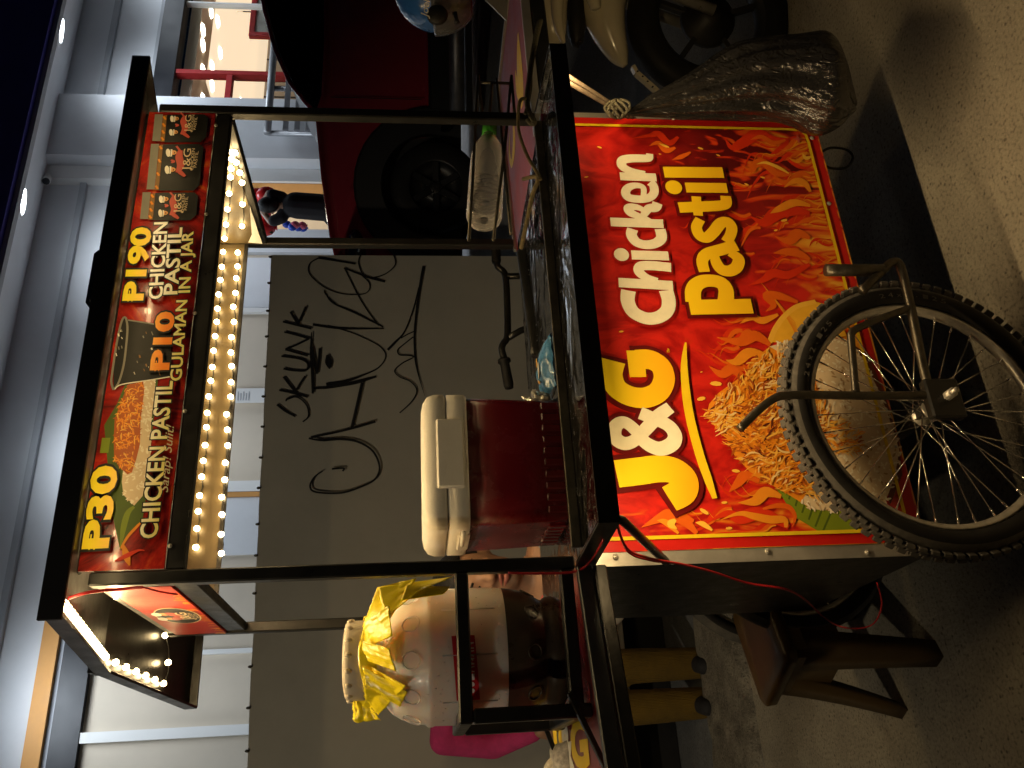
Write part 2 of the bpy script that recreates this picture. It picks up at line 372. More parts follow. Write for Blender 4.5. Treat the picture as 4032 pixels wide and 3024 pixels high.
# eave: sloping soffit and dark fascia
mb = MB(); mb.add([(-9, 6, 5.45), (19, 6, 5.45), (19, YF+.2, 6.0), (-9, YF+.2, 6.0), (-9, 6, 5.5), (19, 6, 5.5), (19, YF+.2, 6.05), (-9, YF+.2, 6.05)], [(0, 3, 2, 1), (4, 5, 6, 7), (0, 1, 5, 4)]); mb.build('soffit', M_['wall_pale'], bld)
mb = MB(); mb.box((-9, 5.9, 5.46), (19, 5.998, 9.5)); mb.box((-9, 5.96, 5.40), (19, 6.04, 5.45), 1); mb.build('fascia', [M_['fascia_navy'], M_['wall_trim']], bld)
mb = MB(); mb.box((-9, 6.0, 8.9), (19, 14, 9.5)); mb.build('roof', M_['fascia_navy'], bld)
lampglow = emis('downlight_glow', (.85, .93, 1.), 14)
for x in (-1.9, .64, 3.16, 5.68, 8.22, 10.75):
    y = 6.42; z = 5.45+(y-6)*.324-.012
    mb = MB(); mb.lathe([(.150, .015), (.175, .0), (.17, -.012), (.140, -.014)], 24, 0, Matrix.Translation((x, y, z+.02)) @ Matrix.Rotation(.31, 4, 'X')); o = mb.build('downlight', M_['wall_white'], bld)
    mb = MB(); mb.lathe([(0, -.006), (.140, -.006)], 20, 0, Matrix.Translation((x, y, z+.004)) @ Matrix.Rotation(.31, 4, 'X')); mb.build('lens', lampglow, o)
    spot('downlight_lamp', (x, y+.05, z-.05), (x, 7.45, 3.4), 290, COOL, 150, 1., .7)
# left bay: beige wall panels with joints
mb = MB(); mb.box((-8, YF+.02, .6), (xd0-.34, YF+.2, ZH0)); mb.build('lower_wall', M_['wall_beige'], bld)
for u0, u1, k in ((1812, 1796, 'wall_white'), (1130, 1088, 'wall_white'), (1086, 1068, 'band_orange'), (470, 452, 'wall_white'), (170, 128, 'wall_white')):
    a = aty(u1, 900, YF-.04).x; c = aty(u0, 900, YF-.04).x
    mb = MB(); mb.box((a, YF-.04, .6), (c, YF+.02, ZH0-.002)); mb.build('wall_batten', M_[k], bld)
a = aty(2010, 900, YF-.02).x; c = aty(1812, 900, YF-.02).x
mb = MB(); mb.box((c+.005, YF-.02, .6), (a, YF+.019, ZH0-.002)); mb.build('wall_panel', M_['wall_pale'], bld)
a = aty(1065, 900, YF-.02).x; c = aty(840, 900, YF-.02).x
mb = MB(); mb.box((c, YF-.02, .6), (a, YF+.019, ZH0-.002)); mb.build('wall_panel', M_['wall_pale'], bld)
# small paper notice
pl = Plane((0, YF-.045, 0), (1, 0, 0), (0, 0, 1)); p0 = pl.px(1444, 930); p1 = pl.px(1408, 1045)
mb = MB(); mb.box((p0[0]-.02, YF-.044, p1[1]), (p0[0]+.16, YF-.04, p0[1]+.12), 0)
for i in range(5): mb.box((p0[0]+.01, YF-.047, p0[1]-.02-.03*i), (p0[0]+.12-.02*(i % 2), YF-.045, p0[1]-.01-.03*i), 1)
tag(mb.build('paper_notice', [M_['wall_white'], M_['wall_trim']]), 'small pale paper notice taped on the beige wall above the graffiti', 'notice')
# doorway with orange jambs
mb = MB(); mb.box((xd1, YF-.1, .6), (xa0-.21, YF+.15, ZH0-.002)); mb.build('door_jamb', M_['band_orange'], bld)
mb = MB(); mb.box((xd0-.34, YF-.05, .6), (xd0, YF+.18, ZH0-.002)); mb.build('door_jamb', M_['wall_pale'], bld)
mb = MB(); mb.box((xd0+.002, YF+.02, 3.36), (xd1-.002, YF+.08, 3.42)); mb.build('door_header', M_['rail_grey'], bld)
# glazed shop front
gx0, gx1 = xb0+.005, 17.5
for i, (a, c) in enumerate(((gx0, 8.64), (8.71, 10.0), (10.03, 12.4), (12.45, 17.5))):
    mb = MB(); mb.box((a, YF+.05, 1.0), (c, YF+.062, ZH0-.004)); mb.build('window_pane', M_['shop_glass'], bld)
for n, q in (('mullion', ((8.642, YF-.03, .85), (8.708, YF+.1, ZH0-.004))), ('transom', ((gx0, YF-.025, 3.80), (8.64, YF+.09, 3.88)))):
    mb = MB(); mb.rbox(*q); mb.build(n, M_['mullion_red'], bld)
mb = MB(); mb.rbox((10.002, YF, .85), (10.028, YF+.1, ZH0-.004)); mb.build('mullion', M_['wall_white'], bld)
mb = MB(); mb.box((gx0, YF-.02, .6), (gx1, YF+.12, 1.0)); mb.build('plinth', M_['band_black'], bld)
# interior
mb = MB(); mb.box((5.0, YF+.26, 4.40), (18, 16, 4.55), 0); mb.build('ceiling', M_['ceiling_peach'], bld)
mb = MB(); mb.box((5.0, YF+.26, .7), (18, 16, .84)); mb.build('shop_floor', M_['store_floor'], bld)
mb = MB(); mb.box((8.9, 14.4, .84), (18, 14.6, 4.4), 0); mb.box((7.9, YF+.32, .84), (8.0, 14.4, 4.4), 1); mb.box((17.8, 8, .84), (18, 16, 4.4), 0); mb.build('inner_wall', [M_['store_grey'], M_['wall_beige']], bld)
mb = MB(); mb.box((5.0, 10.4, .84), (7.9, 10.5, 4.4), 0); mb.box((5.0, YF+.26, .84), (5.1, 10.4, 4.4), 0); mb.build('party_wall', M_['wall_white'], bld)
tube_glow = emis('shop_lamp_glow', (1., .93, .80), 9)
for (u, v) in ((2788, 107+0), (2905, 740), (2846, 742), (2816, 868), (2760, 866-30), (2744, 720), (2687, 836), (2630, 722), (2618, 950), (2978, 832), (2940, 858)):
    if v < 500: continue
    p = atz(u, v, 4.39)
    if p.y < 7.9 or p.y > 14: p = atz(u, 800, 4.39)
    mb = MB(); mb.lathe([(0, -.012), (.085, -.012), (.10, .008)], 16, 0, Matrix.Translation(p)); mb.build('ceiling_lamp', tube_glow, bld)
area('shop_light', (11.5, 10, 4.3), (11.5, 10, 0), 5, 4, 58, (1., .78, .55)); area('shop_fill', (11.5, 9.5, 1.6), (11.5, 10.5, 4.4), 5, 3, 14, (1., .74, .5))
area('door_light', (6.5, 9, 4.2), (6.5, 9, 0), 1.2, 1.2, 45, (1., .9, .75))
# pendant conduit, tables and shelves seen through the glass
def furn(name, label, cat, boxes, mats, grp=None):
    mb = MB()
    for b_ in boxes: mb.rbox(b_[0], b_[1], .01, b_[2] if len(b_) > 2 else 0)
    tag(mb.build(name, mats), label, cat, grp)
p = atd(2985, 960, 12.6)
furn('door_frame', 'red framed glass door standing inside the shop, far right', 'door', [((p.x-.5, p.y, .84), (p.x-.42, p.y+.08, 3.7)), ((p.x+.42, p.y, .84), (p.x+.5, p.y+.08, 3.7)), ((p.x-.42, p.y, 3.62), (p.x+.42, p.y+.08, 3.7)), ((p.x-.42, p.y+.03, .84), (p.x+.42, p.y+.05, 3.62), 1)], [M_['mullion_red'], M_['store_grey']])
furn('counter', 'long grey service counter inside the lit shop', 'counter', [((9.3, 11.8, .84), (13.6, 12.4, 1.9)), ((9.2, 11.7, 1.9), (13.7, 12.5, 1.97), 1), ((9.6, 13.9, 2.0), (13, 14.3, 3.0), 1)], [M_['store_grey'], M_['band_black']])
mb = MB(); mb.rbox((8.02, 11.2, 3.55), (17.7, 11.4, 4.18), .02); 
for i in range(9): mb.box((8.9+i*.95, 11.185, 3.56), (8.93+i*.95, 11.2, 4.17), 1)
mb.build('bulkhead', [M_['store_grey'], M_['band_black']], bld)
for xx in (9.3, 10.6, 12.2): mb = MB(); mb.tube([(xx, 9.6, 4.4), (xx, 9.6, 3.45)], .012, 6); mb.lathe([(.02, .16), (.13, .0), (.12, -.005)], 16, 0, Matrix.Translation((xx, 9.6, 3.30))); mb.build('pendant', M_['band_black'], bld)
furn('menu_board', 'white hanging signboard above the shop counter', 'sign', [((9.9, 12.1, 2.75), (11.0, 12.14, 3.1))], [M_['wall_white']])
furn('display_shelf', 'tall red shelf with goods inside the shop near the glass', 'shelf', [((9.0, 9.4, .84), (9.9, 9.8, 2.6)), ((9.02, 9.38, 1.5), (9.88, 9.4, 1.8), 1), ((9.02, 9.38, 2.05), (9.88, 9.4, 2.3), 1)], [M_['glossy_red'], M_['wall_white']])
# railing in front of the shop
rl = thing('handrail', 'grey metal handrail on the raised walk before the shop column', 'railing', (8.1, 7.0, .83))
pz = aty(2790, 1075, 7.0); x0 = aty(2500, 1090, 7.0).x; x1 = aty(2860, 1060, 7.0).x
mb = MB(); mb.tube([(x0, 7, pz.z), (x1, 7, pz.z)], .05, 10); mb.build('top_rail', M_['rail_grey'], rl)
for k, zz in enumerate((.16, .30, .44, .58)):
    mb = MB(); mb.bar((x0+.05, 7, pz.z-.06-zz), (x1, 7, pz.z-.06-zz), .025, .07); mb.build('slat', M_['rail_grey'], rl)
for xx in (x0+.03, (x0+x1)/2, x1-.03):
    mb = MB(); mb.tube([(xx, 7.04, .83), (xx, 7.04, pz.z)], .035, 8); mb.build('post', M_['rail_grey'], rl)
# security camera
p = aty(185*0+2840, 178, 7.3); p = aty(3024-712, 185, 7.35)
cc = thing('security_camera', 'small white bullet security camera fixed below the eave between two downlights', 'camera', p)
mb = MB(); mb.tube([p+Vector((-.02, .1, .12)), p+Vector((.02, .06, .05)), p+Vector((.03, 0, 0))], .02, 8); mb.lathe([(0, .0), (.05, 0), (.05, .03), (0, .03)], 12, 0, Matrix.Translation(p+Vector((-.02, .1, .12)))); mb.build('bracket', M_['wall_white'], cc)
mb = MB(); mb.tube([p+Vector((.12, .06, .03)), p+Vector((-.10, -.12, -.05))], [.045, .05], 12); mb.build('camera_body', M_['wall_white'], cc)
mb = MB(); mb.tube([p+Vector((-.10, -.12, -.05)), p+Vector((-.112, -.13, -.0545))], [.044, .04], 12); mb.build('lens', M_['band_black'], cc)
# balloons in the doorway
for i, (u, v, k) in enumerate(((2130, 1152, 'balloon_blue'), (2128, 1175, 'balloon_blue'), (2140, 1130, 'balloon_blue'), (2126, 1158+35, 'balloon_blue'), (2138, 1162, 'balloon_pink'), (2136, 1190, 'balloon_pink'), (2215, 1022, 'balloon_red'), (2190, 1030, 'balloon_red'), (2255, 1050, 'balloon_red'), (2250, 1012, 'balloon_red'), (2128, 1045, 'balloon_red'))):
    p = atd(u, v, 9.6+.12*(i % 4)); r_ = .045 if v > 1100 else .10
    mb = MB(); mb.ell(p, (r_, r_, r_*1.15), 14); mb.tube([p-Vector((0, 0, r_*1.12)), p-Vector((0, 0, r_*1.3))], [.02*r_/.1, .035*r_/.1], 8)
    nm = ('blue balloon lowest and leftmost in the doorway cluster', 'second blue balloon of the doorway cluster, between the pink ones', 'uppermost blue balloon of the doorway cluster', 'bottom blue balloon of the doorway cluster by the jamb', 'upper pink balloon among the blue ones in the doorway', 'lower pink balloon among the blue ones in the doorway',
          'red balloon just above the raised hands in the doorway', 'red balloon left of the raised hands in the doorway', 'red balloon right of the head in the doorway', 'highest red balloon at the right in the doorway', 'red balloon alone at the left jamb of the doorway')[i]
    tag(mb.build('balloon', M_[k]), nm, 'balloon', 'party balloons in the doorway')
# ------------------------------------------------------------------ grey metal kiosk with marker graffiti
YK = 3.0
kio = thing('metal_kiosk', 'large grey sheet metal kiosk covered in black marker graffiti behind the cart', 'kiosk', (0, YK, 0))
mb = MB(); n_ = 40; top = lambda x: 2.207+.0195*(x+.2)+.006*noise.noise((x*3, 0, 0))
vs = []
for i in range(n_+1):
    x = -3.2+5.93*i/n_
    vs += [(x, YK, .285), (x, YK+.004*noise.noise((x*2, 1, 0)), top(x)), (x, YK+1.7, top(x)), (x, YK+1.7, .285)]
fs = []
for i in range(n_):
    for k in range(4): fs.append((i*4+k, (i+1)*4+k, (i+1)*4+(k+1) % 4, i*4+(k+1) % 4))
fs += [(0, 1, 2, 3), (n_*4+3, n_*4+2, n_*4+1, n_*4)]
mb.add(vs, fs); mb.build('sheet_body', M_['kiosk_grey'], kio)
r0 = None
for i in range(32):
    x = -3+.19*i+.02*R.random()
    if r0 is None: mb = MB(); mb.ell((0, 0, 0), (.008, .01, .012), 8); r0 = o = mb.build('rivet', M_['worn_steel'], kio)
    else: o = r0.copy(); COL.objects.link(o)
    o.location = (x, YK-.004, top(x)+.004)
mb = MB(); mb.rbox((-3.21, YK-.012, .285), (2.735, YK-.001, .31), .003); mb.build('bottom_rail', M_['aluminium'], kio)
p = aty(130, 2466, YK); mb = MB(); mb.rbox((p.x-.06, YK-.03, .315), (p.x+.05, YK-.002, .40), .006); mb.build('latch', M_['aluminium'], kio)
mb = MB(); mb.box((-3.1, YK+.22, .0), (2.6, YK+1.5, .284)); mb.build('skirt', M_['black_flat'], kio)
pk = Plane((0, YK-.006, 0), (1, 0, 0), (0, 0, 1)); G7 = Z(1000, 950, .4822); G5 = Z(1344, 1008, .6076)
mb = MB(); off = [0.]
def gr(pts, wd, f=G7):
    sc = aty(1512, 1600, YK); k = (sc-CAM).dot(FW)/FPX
    ws = [q*.84*(.4822 if f is G7 else .6076)*k for q in (wd if isinstance(wd, (list, tuple)) else [wd]*len(pts))]
    ribbon(mb, pk, [pk.px(*f(*p)) for p in pts], ws, off[0], 0, 8); off[0] += .0004
T_ = 24
gr([(480, 680), (720, 710), (1060, 712)], [26, 28, 14]); gr([(575, 400), (640, 500), (820, 580), (1055, 700)], [14, 16, 26, 14])
gr([(575, 400), (590, 440), (680, 520)], [14, 10, 8])
gr([(600, 690), (780, 740), (900, 790), (1030, 860), (1076, 940), (1020, 1030), (900, 1090), (740, 1145), (590, 1170)], [14, 12, 12, 12, 12, 14, 20, 34, 36])
gr([(490, 1200), (600, 1195), (720, 1175), (840, 1150), (1000, 1105)], [26, 28, 34, 40, 22])
gr([(740, 220), (850, 440), (930, 570), (1020, 690)], [14, 14, 14, 16])
gr([(525, 135), (680, 160), (830, 185)], [30, 26, 24]); gr([(525, 140), (460, 180), (445, 240), (480, 300), (580, 380), (720, 430), (880, 435), (940, 400), (940, 340), (880, 280)], [18, 14, 12, 12, 12, 12, 12, 12, 12, 12])
gr([(735, 220), (840, 260), (950, 300), (1070, 330)], [20, 24, 28, 28]); gr([(870, 115), (855, 180), (890, 270), (970, 300), (1080, 265), (1155, 190), (1140, 112)], 13)
gr([(1388, 205), (1365, 320), (1330, 560), (1312, 760), (1318, 960), (1345, 1100), (1395, 1265)], [32, 30, 24, 22, 20, 12, 3])
gr([(1345, 380), (1300, 560), (1230, 740), (1150, 830), (1092, 890)], [12, 13, 16, 24, 26])
gr([(1305, 740), (1250, 765), (1200, 795)], 12); gr([(1300, 785), (1230, 840), (1175, 890), (1190, 930), (1260, 935), (1302, 950), (1210, 1000), (1150, 1060), (1190, 1110), (1280, 1150), (1330, 1220), (1290, 1310), (1190, 1405)], 13)
gr([(190, 1335), (260, 1390), (340, 1435)], [24, 22, 16]); gr([(330, 1270), (275, 1285), (262, 1310)], 14); gr([(262, 1300), (350, 1275), (430, 1340), (446, 1430), (400, 1478)], 15)
for q in ([(208, 1218), (330, 1245), (442, 1275)], [(242, 1110), (320, 1210), (350, 1250)], [(345, 1225), (390, 1150), (422, 1105)],
          [(225, 942), (380, 965), (442, 1005), (425, 1058), (330, 1060), (243, 1045)], [(248, 745), (350, 770), (455, 800)], [(452, 800), (350, 850), (258, 888)], [(258, 888), (350, 915), (442, 940)],
          [(238, 662), (350, 690), (472, 720)], [(300, 582), (340, 650), (372, 690)], [(360, 680), (395, 610), (425, 540)]): gr(q, 22)
gr([(472, 750), (468, 900), (478, 1060), (482, 1250)], [10, 26, 30, 22]); gr([(475, 870), (500, 1000), (515, 1090)], 22); gr([(515, 1090), (530, 980), (538, 880)], 20); gr([(600, 935), (610, 995), (620, 1050)], [20, 66, 12])
gr([(450, 1615), (700, 1560), (850, 1520), (992, 1478)], [14, 20, 26, 26]); gr([(800, 1530), (840, 1360), (885, 1160)], 28)
gr([(-60, 1385), (15, 1380), (10, 1400)], 14, G5); gr([(-120, 1400), (-175, 1440), (-200, 1500), (-160, 1535), (0, 1540), (130, 1500), (220, 1450), (248, 1370), (205, 1270), (110, 1210), (0, 1192), (-120, 1200), (-210, 1188)], [8, 12, 14, 14, 14, 14, 14, 14, 16, 18, 20, 18, 12], G5)
mb.build('graffiti', M_['marker_black'], kio)
# ------------------------------------------------------------------ the food cart
W, D = 1.1686, 0.5854
ZA, ZB, Z6, Z9, Z8 = Z(2200, 300, .6028), Z(2200, 1300, .6028), Z(2688, 1008, .6076), Z(2688, 2016, .6076), Z(1344, 2016, .6076)
Z2, Z3, Z5, Z1 = Z(1344, 0, .6076), Z(2688, 0, .6076), G5, Z(0, 0, .6076)
ZC, ZD, ZE = Z(250, 400, .42194), Z(250, 1100, .42194), Z(250, 1700, .42194)
ZL, ZR, ZJ, ZS = Z(100, 2100, .4822), Z(500, 200, .4823), Z(1300, 2200, .5425), Z(2900, 2100, .557)
cart = thing('food_cart', 'black roofed food cart on bicycle wheels with red flame printed banner and lit price sign', 'food cart', (W/2, D/2, 0))
bk, al, st_ = M_['black_paint'], M_['aluminium'], M_['stainless']
ZB0 = .329
mb = MB(); mb.box((.001, .0, ZB0), (W-.001, .003, 1.03)); fp = mb.build('front_panel', al, cart)
mb = MB(); mb.box((0, .0035, ZB0), (.004, D, 1.03)); mb.build('side_panel', bk, cart)
mb = MB(); mb.box((W-.004, .0035, ZB0), (W, D, 1.03)); mb.build('side_panel', al, cart)
mb = MB(); mb.box((.0045, D-.004, ZB0), (W-.0045, D, 1.03)); mb.build('back_panel', bk, cart)
mb = MB(); mb.box((.0045, .0035, ZB0), (W-.0045, D-.0045, ZB0+.012)); mb.build('floor_panel', bk, cart)
for (x, y) in ((0, .0035), (W-.026, .0035), (0, D-.026), (W-.026, D-.026)):
    mb = MB(); mb.rbox((x, y, 1.066), (x+.026, y+.026, 1.985), .003); mb.build('post', bk, cart)
# counter and the tray in front of the posts
mb = MB(); mb.box((.001, .002, 1.031), (W-.001, D-.001, 1.050)); mb.build('counter_top', st_, cart)
xt0, xt1, yt = .017, 1.13, -.2575
mb = MB(); mb.add([(xt0+.004, yt+.004, 1.052), (xt1-.004, yt+.004, 1.052), (W-.002, .0, 1.052), (.002, .0, 1.052), (xt0+.004, yt+.004, 1.034), (xt1-.004, yt+.004, 1.034), (W-.002, .0, 1.034), (.002, .0, 1.034)], [(0, 1, 2, 3), (7, 6, 5, 4), (0, 4, 5, 1), (1, 5, 6, 2), (2, 6, 7, 3), (3, 7, 4, 0)]); mb.build('tray_floor', st_, cart)
def lip(a, b, name, t=.004, z0=1.029, z1=1.067, m=bk):
    a = Vector((*a, 0)); b = Vector((*b, 0)); d = (b-a).normalized(); n = Vector((-d.y, d.x, 0))*t; mb = MB()
    vs = [p+Vector((0, 0, z)) for z in (z0, z1) for p in (a, b, b+n, a+n)]
    mb.add(vs, [(0, 1, 5, 4), (1, 2, 6, 5), (2, 3, 7, 6), (3, 0, 4, 7), (4, 5, 6, 7), (3, 2, 1, 0)]); return mb.build(name, m, cart)
lip((xt0, yt), (xt1, yt), 'tray_lip'); lip((0, .0), (xt0, yt), 'tray_lip'); lip((xt1, yt), (W, 0), 'tray_lip')
for a, b in (((xt0+.006, yt+.006), (xt1-.006, yt+.006)), ((xt0+.008, yt+.012), (.008, -.004)), ((xt1-.008, yt+.012), (W-.008, -.004))):
    lip(a, b, 'steel_liner', .003 if b[0] > a[0] else -.003, 1.053, 1.0655, st_)
mb = MB(); mb.bar((.04, -.006, 1.062), (W-.04, -.006, 1.062), .010, .020); mb.build('tray_back_edge', M_['worn_steel'], cart)
# lamp strip screwed inside the tray lip: lights the banner and the road
led_glow = emis('led_glow', (1., .72, .34), 34)
strip = emis('strip_glow', (1., .70, .33), 6)
mb = MB(); mb.box((.05, yt+.010, 1.0295), (1.09, yt+.020, 1.0335)); sl = mb.build('under_tray_lamp', strip, cart)
area('under_tray_light', (.56, yt+.020, 1.0275), (.56, -.42, .50), 1.02, .012, 6.6, (1., .70, .36))
area('tray_end_fill_light', (1.085, yt+.03, 1.024), (1.9, .25, .72), .05, .02, 1.3, WARM)  # extra lamp added at the tray's right end to brighten the motorcycle
area('tray_corner_light', (.10, yt+.030, 1.026), (.14, .0, .80), .10, .012, .9, WARM)
# braces
e = aty(*ZB(700, 1512), -.004)
mb = MB(); mb.tube([(.03, yt+.02, 1.035), (.028, yt+.025, 1.02), e], .0085, 8); mb.build('brace', bk, cart)
for dx, dz in ((0, 0), (-.022, .018)):
    a = atd(2240+dz*100, 2782+dx*500, 2.07) if 0 else Vector((1.10+dx, -.20, 1.03)); b = aty(*ZA(455, 262), -.006)+Vector((.004, -.002, dz*.6))
    b.z += 0; mb = MB(); mb.tube([a, b, b+Vector((-.006, .004, -.012))], .0055, 8); mb.build('brace', M_['rust'], cart)
# banner -------------------------------------------------------------
pb = Plane((0, -.0022, 0), (1, 0, 0), (0, 0, 1))
bx0 = pb.px(*ZB(900, 1432))[0]; bx1 = pb.px(*ZA(700, 282))[0]
def banner_mat():
    m = mat('banner_red', (.66, .012, .006), .40, var=0, coat=.25); t = m.node_tree; N = t.nodes; Lk = t.links; b = N['Principled BSDF']
    tc = N.new('ShaderNodeTexCoord'); mp = N.new('ShaderNodeMapping'); mp.inputs['Scale'].default_value = (1, 1, .55); Lk.new(tc.outputs['Object'], mp.inputs[0])
    n = N.new('ShaderNodeTexNoise'); setin(n, Scale=9, Detail=4, Roughness=.55, Distortion=3.2); Lk.new(mp.outputs[0], n.inputs['Vector'])
    r = N.new('ShaderNodeValToRGB'); e = r.color_ramp.elements; e[0].position = .38; e[0].color = (.34, .004, .003, 1); e[1].position = .60; e[1].color = (.60, .016, .008, 1); Lk.new(n.outputs[0], r.inputs[0])
    sp = N.new('ShaderNodeSeparateXYZ'); Lk.new(tc.outputs['Object'], sp.inputs[0])
    mx_ = N.new('ShaderNodeMapRange'); setin(mx_, **{'From Min': .62, 'From Max': 1.0, 'To Min': 0, 'To Max': 1.}); Lk.new(sp.outputs[0], mx_.inputs[0])
    mz = N.new('ShaderNodeMapRange'); setin(mz, **{'From Min': .92, 'From Max': .62, 'To Min': 0, 'To Max': 1.}); Lk.new(sp.outputs[2], mz.inputs[0])
    mu = N.new('ShaderNodeMath'); mu.operation = 'MULTIPLY'; Lk.new(mx_.outputs[0], mu.inputs[0]); Lk.new(mz.outputs[0], mu.inputs[1])
    x = N.new('ShaderNodeMix'); x.data_type = 'RGBA'; x.inputs[7].default_value = (.10, .004, .004, 1); Lk.new(mu.outputs[0], x.inputs[0]); Lk.new(r.outputs[0], x.inputs[6])
    # soft printed fire rising from the lower edge and the left border
    def mrange(s_, a0, a1, b0, b1): q = N.new('ShaderNodeMapRange'); setin(q, **{'From Min': a0, 'From Max': a1, 'To Min': b0, 'To Max': b1}); Lk.new(s_, q.inputs[0]); return q.outputs[0]
    def math_(op, p, q): k = N.new('ShaderNodeMath'); k.operation = op; [Lk.new(v, k.inputs[i]) if hasattr(v, 'links') else setattr(k.inputs[i], 'default_value', v) for i, v in enumerate((p, q))]; return k.outputs[0]
    m2 = N.new('ShaderNodeMapping'); m2.inputs['Scale'].default_value = (17, 1, 5.5); Lk.new(tc.outputs['Object'], m2.inputs[0])
    nf = N.new('ShaderNodeTexNoise'); setin(nf, Scale=1., Detail=2.5, Roughness=.5, Distortion=1.9); Lk.new(m2.outputs[0], nf.inputs['Vector'])
    reach = mrange(sp.outputs[0], .30, 1.10, .12, .40); h_ = math_('DIVIDE', math_('SUBTRACT', sp.outputs[2], .33), reach)
    left = math_('ADD', mrange(sp.outputs[0], .04, .20, 0, 1.), mrange(sp.outputs[2], .75, 1.0, 0, .6)); hh = math_('MINIMUM', h_, left)
    f_ = math_('MULTIPLY', math_('SUBTRACT', nf.outputs[0], math_('ADD', math_('MULTIPLY', hh, .34), .32)), 4.2)
    fr_ = N.new('ShaderNodeValToRGB'); q_ = fr_.color_ramp.elements; q_[0].position = .0; q_[0].color = (.50, .012, .004, 1); q_[1].position = 1.; q_[1].color = (.80, .36, .03, 1)
    for p_, c_ in ((.28, (.60, .045, .006)), (.55, (.68, .14, .008)), (.8, (.76, .26, .015))): z_ = q_.new(p_); z_.color = (*c_, 1)
    Lk.new(f_, fr_.inputs[0]); y2 = N.new('ShaderNodeMix'); y2.data_type = 'RGBA'; Lk.new(mrange(f_, .0, .22, 0, 1), y2.inputs[0]); Lk.new(x.outputs[2], y2.inputs[6]); Lk.new(fr_.outputs[0], y2.inputs[7]); Lk.new(y2.outputs[2], b.inputs['Base Color'])
    n2 = N.new('ShaderNodeTexNoise'); setin(n2, Scale=7, Detail=2, Distortion=1.); Lk.new(tc.outputs['Object'], n2.inputs['Vector']); bp = N.new('ShaderNodeBump'); setin(bp, Strength=.12, Distance=.01); Lk.new(n2.outputs[0], bp.inputs['Height']); Lk.new(bp.outputs[0], b.inputs['Normal'])
    return m
mb = MB(); mb.box((bx0, -.0022, ZB0-.004), (bx1, -.0002, 1.03)); ban = mb.build('banner', banner_mat(), cart)
# print colours
def pm(n, c, **k): return mat('print_'+n, c, .45, var=.06, scale=30, spec=.25, **k)
pm('edge_red', (.54, .013, .008)); pm('yellow', (.78, .54, .012)); pm('cream', (.76, .71, .52)); pm('maroon', (.115, .004, .004)); pm('maroon_soft', (.32, .008, .005))
pm('flame_red', (.60, .030, .006)); pm('flame_orange', (.66, .11, .007)); pm('flame_amber', (.74, .25, .014)); pm('flame_yellow', (.84, .46, .05))
pm('shred_cream', (.78, .55, .22)); pm('shred_tan', (.80, .42, .06)); pm('shred_orange', (.74, .25, .015)); pm('shred_deep', (.40, .09, .012)); pm('shred_dark', (.12, .025, .008))
pm('rice_white', (.82, .74, .56)); pm('rice_cream', (.68, .54, .34)); pm('rice_shade', (.42, .27, .13)); pm('leaf', (.18, .24, .015)); pm('leaf_dark', (.07, .11, .012)); pm('lime', (.80, .42, .03)); pm('black', (.012, .012, .010)); pm('grey', (.22, .21, .17)); pm('glass_brown', (.24, .12, .03)); pm('skin', (.72, .36, .12)); pm('white', (.82, .78, .66)); pm('pale_red', (.52, .09, .06))
grad_mat('print_gold', (.90, .33, .005), (.92, .74, .015), 2, .76, .98, .38); grad_mat('print_gold_low', (.85, .45, .008), (.88, .66, .012), 2, .55, .85, .38)
grad_mat('print_price', (.88, .24, .01), (.92, .74, .02), 2, 1.90, 1.99, .35); grad_mat('print_letter', (.84, .74, .22), (.90, .88, .76), 2, 1.87, 1.91, .35)
def inp(n): return M_['print_'+n]
B = lambda f, *ps: [pb.px(*f(*p)) for p in ps]
kz = 1/pb_s if 0 else (pb.px(1900, 2600)[0]-pb.px(1800, 2600)[0])/100*.6028   # metres per zoom pixel on the banner
# border: two red side strips, yellow key line with a rounded corner
mb = MB(); wl = .0075
lx = pb.px(*ZB(900, 1349))[0]; rx = pb.px(*ZA(800, 338))[0]; zb_ = ZB0+.030
poly(mb, pb, [(bx0+.001, ZB0), (lx, ZB0), (lx, 1.028), (bx0+.001, 1.028)], .0002, 1); poly(mb, pb, [(rx, ZB0), (bx1-.001, ZB0), (bx1-.001, 1.028), (rx, 1.028)], .0002, 1)
poly(mb, pb, [(lx+.0001, ZB0), (rx-.0001, ZB0), (rx-.0001, zb_), (lx+.0001, zb_)], .0002, 1)
key = [(lx, 1.028), (lx, .8), (lx, zb_+.03)]+[(lx+.03-.03*math.cos(a), zb_+.03-.03*math.sin(a)) for a in (.4, .8, 1.2)]+[(lx+.04, zb_), (.5, zb_), (rx-.04, zb_)]+[(rx-.03+.03*math.sin(a), zb_+.03-.03*math.cos(a)) for a in (.4, .8, 1.2)]+[(rx, zb_+.04), (rx, .8), (rx, 1.028)]
ribbon(mb, pb, key, wl, .0040, 0, 1, False); mb.build('border_print', [inp('yellow'), inp('edge_red')], ban)
